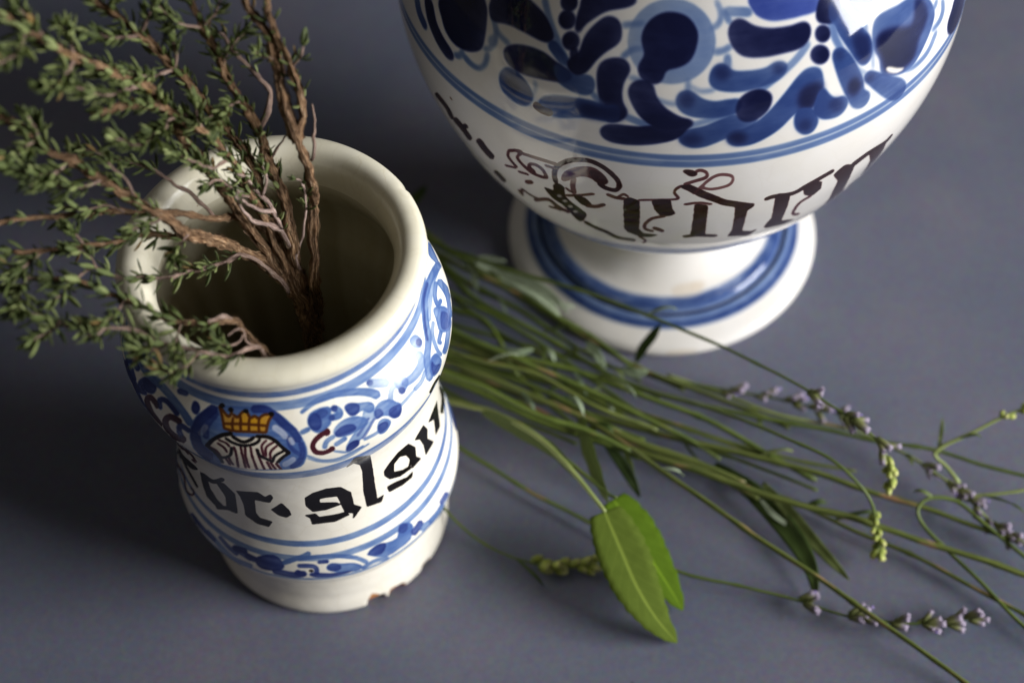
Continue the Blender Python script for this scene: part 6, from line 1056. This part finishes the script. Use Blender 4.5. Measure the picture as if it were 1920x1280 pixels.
# ------------------------------------------------------------------ table
def build_table():
    n = 8
    x0, x1, y0, y1, th = -0.95, 0.85, -0.35, 1.35, 0.03
    bm = bmesh.new()
    bmesh.ops.create_cube(bm, size=1.0)
    for v in bm.verts:
        v.co.x = x0 if v.co.x < 0 else x1
        v.co.y = y0 if v.co.y < 0 else y1
        v.co.z = -th if v.co.z < 0 else 0.0
    bmesh.ops.bevel(bm, geom=list(bm.edges), offset=0.003, segments=2, affect='EDGES')
    me = bpy.data.meshes.new('table_top')
    bm.to_mesh(me)
    bm.free()
    me.materials.append(M_TABLE)
    o = bpy.data.objects.new('table_top', me)
    link(o)
    o['kind'] = 'structure'
    o['label'] = 'matt slate grey table top under the two jars and herbs'
    return o
build_table()

# ------------------------------------------------------------------ turned pottery
def smooth_profile(P, n=4):
    S = spline(np.array(P, float) / 1000.0, n)
    S[:, 1] = np.maximum(S[:, 1], 0)
    return S

def lathe(parts, prof, smax, centre, root, mat, segs, deform=None):
    S = smooth_profile(prof)
    L = np.concatenate([[0], np.cumsum(np.hypot(*np.diff(S, axis=0).T))])
    th = np.linspace(-math.pi, math.pi, segs + 1)
    T = np.gradient(S, axis=0)
    for name, a, b, label in parts:
        i0 = int(np.searchsorted(L, a)); i1 = int(np.searchsorted(L, b))
        i1 = min(i1, len(S) - 1)
        V, UV, NR = [], [], []
        for i in range(i0, i1 + 1):
            z, r = S[i]
            zz, rr = np.full(segs + 1, z), np.full(segs + 1, r)
            if deform:
                zz, rr = deform(zz, rr, th, L[i])
            V.append(np.stack([rr * np.cos(th), rr * np.sin(th), zz], -1))
            UV.append(np.stack([(th + math.pi) / (2 * math.pi), np.full(segs + 1, L[i] / smax)], -1))
            nz, nr = -T[i][1], T[i][0]
            nl = math.hypot(nz, nr) + 1e-12
            NR.append(np.stack([nr / nl * np.cos(th), nr / nl * np.sin(th), np.full(segs + 1, nz / nl)], -1))
        V = np.vstack(V); UV = np.vstack(UV); NR = np.vstack(NR)
        k = segs + 1
        F = [(i * k + j, i * k + j + 1, (i + 1) * k + j + 1, (i + 1) * k + j) for i in range(i1 - i0) for j in range(segs)]
        me = mesh_from(name, V, F, mat, np.minimum(UV, [10, 0.9995]))
        if name != 'foot':
            me.normals_split_custom_set_from_vertices([tuple(x) for x in NR])
        o = mesh_obj(name, me, root)
        if label:
            o['label'] = label

CHIPS = ((-67.0, 5.2, 0.0050), (-56.0, 4.6, 0.0036), (-37.0, 3.4, 0.0024))
def jar_deform(zz, rr, th, s):
    d = np.degrees(th)
    if s < 0.012:
        for c, w, dep in CHIPS:
            e = np.clip(1 - ((d - c) / w) ** 2, 0, 1) * np.clip(1 - s / (0.0009 * w + 0.0008), 0, 1) ** 0.7
            rr = rr - dep * e
            zz = zz + 0.0004 * e
    if 0.158 < s < 0.172:
        e = np.exp(-((d - 28.5) / 1.3) ** 2) * math.exp(-((s - 0.1635) / 0.003) ** 2)
        rr = rr - 0.0009 * e
    if s > 0.185:
        rr = rr * (1 + 0.004 * np.sin(s * 900 + th))
    rr = rr * (1 + 0.0034 * np.cos(2 * th + 0.6 + s * 9) + 0.0020 * np.cos(3 * th + 2 + s * 30) + 0.0009 * np.sin(s * 1150 + th) + 0.0008 * np.cos(7 * th + s * 60))
    return zz, rr

jar = empty('pharmacy_jar', (JC[0], JC[1], 0), 'small waisted cream jar with blue scrolls, a crowned crest and black lettering, holding thyme', 'jar')
lathe([('foot', 0.0, 0.0262, 'plain cream foot with chipped edge'), ('body', 0.0262, 0.1500, None), ('rim', 0.1500, 9.0, 'thick rolled plain cream rim')], JAR_PROFILE, JAR_SMAX, JC, jar, M_JAR, 360, jar_deform)

def vase_deform(zz, rr, th, s):
    return zz, rr * (1 + 0.0012 * np.cos(2 * th + 1.1) + 0.0008 * np.cos(3 * th))
vase = empty('pharmacy_vase', (VC[0], VC[1], 0), 'large round white and blue vase on a spreading foot, brown gothic lettering below painted leaves', 'vase')
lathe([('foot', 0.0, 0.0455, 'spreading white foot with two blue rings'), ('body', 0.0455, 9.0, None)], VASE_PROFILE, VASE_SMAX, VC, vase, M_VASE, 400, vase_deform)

# ------------------------------------------------------------------ thyme
M_BARK = bark_material('thyme_bark', (lin(48, 33, 22), lin(134, 103, 75), lin(188, 154, 118), lin(226, 208, 186)))
M_TWIG = bark_material('thyme_twig', (lin(70, 54, 46), lin(130, 108, 96), lin(168, 146, 134), lin(212, 196, 186)), 0.6)
M_DRY = bark_material('dry_twig', (lin(96, 78, 72), lin(160, 136, 126), lin(190, 170, 160), lin(220, 206, 196)), 0.6)
M_THYME = leaf_material('thyme_leaf', lin(54, 64, 32), lin(94, 106, 56), lin(158, 166, 110), 0.25, 0.45, None, lin(128, 104, 60))

def thyme_leaf_mesh(name, width, curl, bend, seed):
    """small thick lance-shaped leaf, 1 unit long along +Y, edges rolled under"""
    prof = [(0, .14), (.1, .3), (.3, .74), (.52, 1.0), (.74, .86), (.9, .5), (1.0, .08)]
    V, F, UV = [], [], []
    for y, w in prof:
        w *= width
        zb = bend * (y * y) * .5
        for x, z in ((-1, -curl), (-.55, .02), (0, -.025), (.55, .02), (1, -curl)):
            V.append((x * w, y, zb + z * (w / width)))
            UV.append((x * .5 + .5, y))
        for x, z in ((.6, -curl * .6 - .045), (-.6, -curl * .6 - .045)):
            V.append((x * w, y, zb + z * (w / width)))
            UV.append((x * .5 + .5, y))
    k = 7
    for i in range(len(prof) - 1):
        for j in range(k):
            a, b = i * k + j, i * k + (j + 1) % k
            F.append((a, b, b + k, a + k))
    F.append(tuple(range(k - 1, -1, -1)))
    F.append(tuple((len(prof) - 1) * k + j for j in range(k)))
    return mesh_from(name, V, F, M_THYME, UV)

THYME_LEAVES = [thyme_leaf_mesh('leaf', w, c, b, i) for i, (w, c, b) in enumerate([(.125, .05, .18), (.14, .06, .05), (.15, .04, -.15), (.115, .06, .32), (.135, .03, .1), (.165, .03, .06)])]

def orient(y_dir, up_hint):
    y = Vector(y_dir).normalized()
    z = Vector(up_hint)
    z = z - y * z.dot(y)
    if z.length < 1e-5:
        z = y.orthogonal()
    z.normalize()
    x = y.cross(z)
    return Matrix((x, y, z)).transposed()

def pts(flat):
    return np.array(flat, float).reshape(-1, 3) / 1e4

def add_leaf(root, base, pos, d, up, length):
    me = random.choice(THYME_LEAVES)
    o = bpy.data.objects.new('leaf', me)
    R = orient(d, up).to_4x4()
    sx = random.uniform(.85, 1.2)
    o.matrix_basis = Matrix.Translation(Vector(pos) - Vector(base)) @ R @ Matrix.Diagonal((length * sx, length, length * sx, 1))
    link(o, root)

TH_COUNT = 0
for si, (label, twigs) in enumerate(THYME):
    base = pts(twigs[0][0])[0]
    root = empty('thyme_sprig', tuple(base), label, 'thyme', 'thyme sprigs standing in the small jar')
    dead = 'dry' in label or 'dead' in label
    for ti, (flat, r0, r1, lf, dens, size) in enumerate(twigs):
        P = pts(flat)
        P, L = resample(P, 0.0010)
        m = len(P)
        jit = np.stack([noise1(L * 140 + 3 * k, si * 31 + ti * 7 + k) for k in range(3)], -1) * 0.0008 + np.stack([noise1(L * 420 + 3 * k, si * 17 + ti * 5 + k) for k in range(3)], -1) * 0.0003
        fade = np.clip(L / 0.008, 0, 1)[:, None]
        P = P + jit * fade
        t = np.linspace(0, 1, m)
        r = (r0 * (1 - t) + r1 * t) * 0.001
        r = r * (1 + 0.16 * noise1(L * 260, si * 3 + ti) + 0.10 * noise1(L * 900, si + ti * 9))
        knots = np.abs(((L * 1000 + si) % (5.5 + ti % 3)) - 2) < 0.7
        r = r * (1 + 0.16 * knots)
        big = r0 > 1.2
        mat = M_DRY if dead else (M_BARK if big else M_TWIG)
        me = tube('stem' if ti == 0 else 'twig', P, L, r, 18 if big else 9, mat, base, ridge=0.34 if big else 0.16, seed=si * 11 + ti)
        mesh_obj('stem' if ti == 0 else 'twig', me, root)
        if big:
            # shaggy strips of bark lifting off the old wood
            T, N, Bn = frames(P)
            nstrip = int(L[-1] * 1000 * 1.1)
            Vs, Fs, Us = [], [], []
            for q in range(nstrip):
                i = random.randrange(4, max(5, int(m * 0.72)))
                ln = random.randint(3, 10)
                if i + ln >= m:
                    continue
                a = random.uniform(0, 6.283)
                w = random.uniform(.07, .2) * r[i]
                lift = random.uniform(.05, .55) if random.random() < .85 else random.uniform(.6, 1.3)
                b0 = len(Vs)
                for k in range(ln + 1):
                    u = k / ln
                    d = math.cos(a) * N[i + k] + math.sin(a) * Bn[i + k]
                    sd = np.cross(T[i + k], d)
                    c = P[i + k] + d * (r[i + k] * (1.06 + lift * u * u)) - base
                    ww = w * (1 - .75 * u)
                    for sgn, h in ((-1, 0), (1, 0), (0, .5)):
                        Vs.append(c + sd * ww * sgn + d * h * w)
                        Us.append((.5 + .1 * sgn, L[i + k] * 1000))
                for k in range(ln):
                    for j in range(3):
                        p0, p1 = b0 + k * 3 + j, b0 + k * 3 + (j + 1) % 3
                        Fs.append((p0, p1, p1 + 3, p0 + 3))
            if Vs:
                o = mesh_obj('bark_strips', mesh_from('bark_strips', Vs, Fs, M_BARK, Us, smooth=False), root)
                o['kind'] = 'stuff'
        if lf > 1:
            continue
        T, N, Bn = frames(P)
        if ti == 0 and len(flat) > 27:
            lf = min(.9, lf + .11)
        elif ti > 0 and lf < .2:
            lf = .22
        pos = lf * L[-1] + random.uniform(0, .002)
        k = 0
        while pos < L[-1] - 0.0004:
            i = int(np.searchsorted(L, pos))
            i = min(i, m - 1)
            prog = (pos / L[-1] - lf) / max(1e-6, 1 - lf)
            n = 2
            extra = random.random() < 0.62 * dens
            phi = k * 1.5708 + random.uniform(-.35, .35)
            for w in range(n):
                a = phi + w * math.pi
                out = math.cos(a) * N[i] + math.sin(a) * Bn[i]
                ax = math.radians(random.uniform(26, 66))
                d = out * math.sin(ax) + T[i] * math.cos(ax)
                ln = 0.001 * random.choice((random.uniform(2.6, 4.2), random.uniform(3.8, 6.6))) * size
                if random.random() < .93:
                    add_leaf(root, base, P[i] + out * r[i] * .7, d, T[i] - out * .3, ln)
                if extra and random.random() < .85:
                    for _ in range(random.choice((1, 2, 2))):
                        a2 = a + random.uniform(-.9, .9)
                        o2 = math.cos(a2) * N[i] + math.sin(a2) * Bn[i]
                        ax = math.radians(random.uniform(12, 48))
                        d2 = o2 * math.sin(ax) + T[i] * math.cos(ax)
                        add_leaf(root, base, P[i] + o2 * r[i] * .8, d2, -o2 + T[i] * .6, 0.001 * random.uniform(2.6, 5.2) * size)
            pos += 0.001 * random.uniform(1.5, 2.8) / max(.5, dens)
            k += 1
        # leaf tuft at the growing tip
        if lf <= 1:
            for w in range(5):
                a = w * 1.2566 + random.uniform(-.3, .3)
                out = math.cos(a) * N[-1] + math.sin(a) * Bn[-1]
                ax = math.radians(random.uniform(8, 42))
                add_leaf(root, base, P[-1], out * math.sin(ax) + T[-1] * math.cos(ax), -out + T[-1] * .4, 0.001 * random.uniform(2.8, 4.6) * size)

# ------------------------------------------------------------------ lavender
M_LST = [herb_stem_material('lavender_stem_green', lin(60, 76, 24), lin(98, 112, 46), lin(138, 112, 76), -0.01),
         herb_stem_material('lavender_stem_woody', lin(64, 76, 28), lin(102, 110, 50), lin(150, 116, 84), 0.06),
         herb_stem_material('lavender_stem_pale', lin(112, 126, 66), lin(150, 160, 96), lin(150, 120, 80), 0.02)]
M_BUD = bud_material('lavender_calyx', lin(82, 92, 34), lin(112, 114, 66), lin(134, 122, 140))
M_PALEBUD = bud_material('young_calyx', lin(100, 112, 36), lin(146, 156, 60), lin(180, 180, 112), .6)
M_BLOOM = bud_material('lavender_bloom', lin(180, 172, 192), lin(152, 136, 182), lin(128, 108, 172))
M_BLADE = [leaf_material('sage_green_leaf', lin(64, 78, 20), lin(80, 95, 30), lin(98, 110, 44), 0.2, 0.6, 0.16),
           leaf_material('sage_bright_leaf', lin(62, 84, 10), lin(76, 100, 15), lin(92, 114, 26), 0.28, 0.55, 0.14),
           leaf_material('lavender_leaf', lin(74, 90, 40), lin(98, 112, 56), lin(122, 132, 76), 0.25, 0.6),
           leaf_material('dark_leaf', lin(40, 56, 16), lin(58, 76, 26), lin(76, 92, 36), 0.25, 0.6),
           leaf_material('grey_leaf', lin(104, 122, 92), lin(138, 152, 122), lin(168, 178, 152), 0.2, 0.7)]

def bud_mesh(name, mat, fat, teeth):
    """ribbed tubular calyx, 1 unit along +Y"""
    prof = [(0, .05), (.08, .16), (.3, .21 * fat), (.6, .23 * fat), (.85, .20 * fat), (1.0, .17), (.93, .09), (.8, .04)]
    n = 10
    V, F, UV = [], [], []
    for i, (y, r) in enumerate(prof):
        for j in range(n):
            a = 2 * math.pi * j / n
            rr = r * (1.08 if j % 2 == 0 else .94)
            yy = y + (teeth if (j % 2 == 0 and i == 5) else 0)
            V.append((rr * math.cos(a), yy, rr * math.sin(a)))
            UV.append((j / n, y))
    for i in range(len(prof) - 1):
        for j in range(n):
            F.append((i * n + j, i * n + (j + 1) % n, (i + 1) * n + (j + 1) % n, (i + 1) * n + j))
    F.append(tuple(range(n)))
    F.append(tuple((len(prof) - 1) * n + j for j in range(n - 1, -1, -1)))
    return mesh_from(name, V, F, mat, UV)

def bloom_mesh(name, lobes, spread):
    """tiny two-lipped corolla: tube with flaring rounded lobes"""
    V, F, UV = [], [], []
    n = 10
    for y, r in ((0, .08), (.5, .10), (.8, .15)):
        for j in range(n):
            a = 2 * math.pi * j / n
            V.append((r * math.cos(a), y, r * math.sin(a))); UV.append((j / n, y * .5))
    for j in range(n):
        a = 2 * math.pi * j / n
        k = 1 if j % 2 == 0 else .45
        V.append((spread * k * math.cos(a) + .12 * math.cos(a), .8 + .32 * k, spread * k * math.sin(a) + .12 * math.sin(a))); UV.append((j / n, 1))
    for i in range(3):
        for j in range(n):
            F.append((i * n + j, i * n + (j + 1) % n, (i + 1) * n + (j + 1) % n, (i + 1) * n + j))
    c = len(V)
    V.append((0, .62, 0)); UV.append((.5, .4))
    for j in range(n):
        F.append((3 * n + j, 3 * n + (j + 1) % n, c))
    F.append(tuple(range(n - 1, -1, -1)))
    return mesh_from(name, V, F, M_BLOOM, UV)

BUDS = [bud_mesh('bud', M_BUD, .82, .08), bud_mesh('bud', M_BUD, .92, .06), bud_mesh('bud', M_BUD, .74, .1)]
PALE = [bud_mesh('bud', M_PALEBUD, 1.5, .03), bud_mesh('bud', M_PALEBUD, 1.3, .06)]
BLOOMS = [bloom_mesh('blossom', 5, .16), bloom_mesh('blossom', 5, .09), bloom_mesh('blossom', 4, .04)]

lav_roots = []          # (root, base, sampled points) so that leaves can be given to their stem
def lavender(label, P, r0, r1, spike, mat, group, seed):
    base = P[0].copy()
    base[2] = max(0.0, base[2])
    root = empty('lavender_stem', tuple(base), label, 'lavender', group)
    P, L = resample(P, 0.0022)
    P = P + np.stack([noise1(L * 45 + 5 * k, seed + k) for k in range(3)], -1) * np.array([.0009, .0009, .0005])
    m = len(P)
    t = np.linspace(0, 1, m)
    r = (r0 * (1 - t) + r1 * t) * 0.001 * (1 + 0.07 * noise1(L * 160, seed))
    node = np.exp(-(((L * 1000 + seed * 7) % 46 - 23) / 1.3) ** 2)
    r = r * (1 + 0.35 * node)
    P[:, 2] = np.maximum(P[:, 2], r * 1.02)
    me = tube('stem', P, L, r, 8, mat, base, ridge=0.05, seed=seed, squareness=0.10)
    mesh_obj('stem', me, root)
    lav_roots.append((root, base, P))
    T, N, Bn = frames(P)
    # tiny pairs of bracts at the nodes
    for wi, (x, y, z, s, pale) in enumerate(spike):
        q = np.array((x, y, z)) / 1e4
        i = int(((P - q) ** 2).sum(1).argmin())
        s = s / 100.0
        nb = random.choice((4, 5, 6, 7)) if not pale else random.choice((3, 4, 5))
        ph = random.uniform(0, 6.28)
        for b in range(nb):
            a = ph + b * 2 * math.pi / nb + random.uniform(-.3, .3)
            out = math.cos(a) * N[i] + math.sin(a) * Bn[i]
            if P[i][2] < .009 and out[2] < -.45:
                out[2] *= -.4
                out /= np.linalg.norm(out)
            ax = math.radians(random.uniform(10, 52))
            d = out * math.sin(ax) + T[i] * math.cos(ax)
            ln = 0.001 * s * (random.uniform(4.2, 6.8) if not pale else random.uniform(3.6, 5.4))
            pos = P[i] + out * r[i] * .7 + T[i] * random.uniform(-.0024, .0026) * s
            if pos[2] + d[2] * ln < .0013:
                d[2] = abs(d[2]) * .3
            o = bpy.data.objects.new('bud', random.choice(PALE if pale else BUDS))
            R = orient(d, out).to_4x4()
            o.matrix_basis = Matrix.Translation(Vector(pos) - Vector(base)) @ R @ Matrix.Scale(ln, 4)
            link(o, root)
            if not pale and random.random() < .16:
                f = bpy.data.objects.new('blossom', random.choice(BLOOMS))
                f.matrix_basis = Matrix.Translation((0, .78, 0)) @ Matrix.Scale(random.uniform(.34, .52), 4) @ Matrix.Rotation(random.uniform(0, 6), 4, 'Y')
                link(f, o)
    return root

for i, (label, flat, r0, r1, spike) in enumerate(LAVENDER):
    mat = M_LST[1] if ('woody' in label or 'stout' in label or 'diagonal' in label) else (M_LST[2] if 'pale side' in label or 'short pale' in label else M_LST[0])
    lavender(label, pts(flat), r0, r1, spike, mat, 'lavender stems lying on the table', 100 + i)
BUNDLE_LABELS = {5: 'long lavender stem along the upper edge of the bundle, skirting the vase foot',
                 10: 'lavender stem with a sudden downward bend close to the right side of the jar',
                 16: 'short lavender stem at the lower edge of the bundle, just above the sage stalk'}
for i, flat in enumerate(BUNDLE):
    lavender(BUNDLE_LABELS.get(i, 'plain green lavender stem in the thick of the bundle between jar and vase foot'), pts(flat), random.uniform(.85, 1.45), random.uniform(.6, .95), [], M_LST[i % 2 if i % 3 else 0], 'packed stems of the herb bundle', 200 + i)

def blade_mesh(name, P, half, mat, base, roll, kind):
    """leaf blade with thickness: outline follows the midrib, edges lifted or curled"""
    P, L = resample(P, 0.0014 if kind == 'blade' else 0.0011)
    T, N, Bn = frames(P)
    m = len(P)
    V, UV, F = [], [], []
    cols = (-1, -.66, -.33, 0, .33, .66, 1)
    nc = len(cols)
    thick = 0.00022
    for side in (1, -1):
        for i in range(m):
            t = i / (m - 1)
            if kind == 'sage':
                w = half * 1.02 * (math.sin(math.pi * min(1, (t * .93 + .07)) ** .72) ** .62) * (1 if t < .98 else .35)
                w = max(w, half * .04)
            else:
                w = half * max(.12, math.sin(math.pi * (t * .94 + .05)) ** .6)
            up = Vector((0, 0, 1))
            tt = Vector(T[i])
            sd = tt.cross(up)
            sd.normalize()
            nn = sd.cross(tt)
            rot = Matrix.Rotation(roll, 3, tt)
            sd = rot @ sd
            nn = rot @ nn
            for c in cols:
                cup = (.03 if kind == 'sage' else .22) * w * .001 * (c * c) + .00025 * math.sin(i * .9 + c * 2.0) * abs(c)
                groove = -.00035 * math.exp(-(c / .18) ** 2) * (1 if kind == 'sage' else .5)
                wob = 1 + .03 * math.sin(i * 1.7 + c) if kind == 'sage' else 1
                p = Vector(P[i]) + sd * (c * w * .001 * wob) + nn * (cup + groove + side * thick * (1 - .8 * c * c)) - Vector(base)
                if p.z + base[2] < 0.0006:
                    p.z = 0.0006 - base[2] + (0.0004 if side > 0 else 0)
                V.append(p)
                UV.append((c * .5 + .5, t))
    off = m * nc
    for i in range(m - 1):
        for j in range(nc - 1):
            a = i * nc + j
            F.append((a, a + 1, a + nc + 1, a + nc))
            F.append((off + a, off + a + nc, off + a + nc + 1, off + a + 1))
        for j in (0, nc - 1):
            a = i * nc + j
            F.append((a, a + nc, off + a + nc, off + a) if j == 0 else (a, off + a, off + a + nc, a + nc))
    for i in (0, m - 1):
        for j in range(nc - 1):
            a = i * nc + j
            F.append((a, off + a, off + a + 1, a + 1) if i == 0 else (a, a + 1, off + a + 1, off + a))
    return mesh_from(name, V, F, mat, UV)

# sage sprig with its two leaves
sp = pts(SAGE_STEMS[0])
sbase = sp[0]
sage = empty('sage_sprig', tuple(sbase), 'sage sprig bending out of the bundle with two broad green leaves', 'sage')
for k, flat in enumerate(SAGE_STEMS):
    P, L = resample(pts(flat), 0.002)
    t = np.linspace(0, 1, len(P))
    r = (1.25 * (1 - t) + .75 * t) * .001 * (1 if k == 0 else .8)
    mesh_obj('stalk', tube('stalk', P, L, r, 9, M_LST[2] if k == 0 else M_LST[0], sbase, ridge=.06, seed=300 + k), sage)
LEAF_LABELS = {0: 'broad matt leaf with its tip on the table', 1: 'brighter leaf behind the broad one'}
for i, (label, kind, flat, half, mi, roll) in enumerate(LEAVES):
    P = pts(flat)
    if kind == 'sage':
        o = mesh_obj('leaf', blade_mesh('leaf', P, half, M_BLADE[mi], sbase, roll, kind), sage)
        o['label'] = LEAF_LABELS[i]
    else:
        root, base, _ = min(lav_roots, key=lambda q: float(((q[2] - P[0]) ** 2).sum(1).min()))
        mesh_obj('leaf', blade_mesh('leaf', P, half, M_BLADE[mi], base, roll, kind), root)

# small narrow leaves left at the nodes of the stems
for root, base, P in list(lav_roots):
    if random.random() < .25:
        continue
    m = len(P)
    for q in range(random.choice((1, 1, 2, 2))):
        i = int(m * random.uniform(.18, .72))
        t = P[min(m - 1, i + 2)] - P[i - 2]
        t /= np.linalg.norm(t)
        sd = np.cross(t, (0, 0, 1.0))
        sd *= random.choice((-1, 1))
        ln = random.uniform(.007, .018)
        d = t * random.uniform(.5, 1.0) + sd * random.uniform(.25, .75) + np.array((0, 0, random.uniform(-.1, .35)))
        d /= np.linalg.norm(d)
        Q = np.array([P[i], P[i] + d * ln * .4 + (0, 0, .0012), P[i] + d * ln * .75 + (0, 0, .0012), P[i] + d * ln + (0, 0, -.0012)])
        Q[:, 2] = np.maximum(Q[:, 2], .0012)
        mesh_obj('leaf', blade_mesh('leaf', Q, random.uniform(.55, 1.25), M_BLADE[random.choice((2, 2, 3, 4))], base, random.uniform(-.6, .6), 'blade'), root)
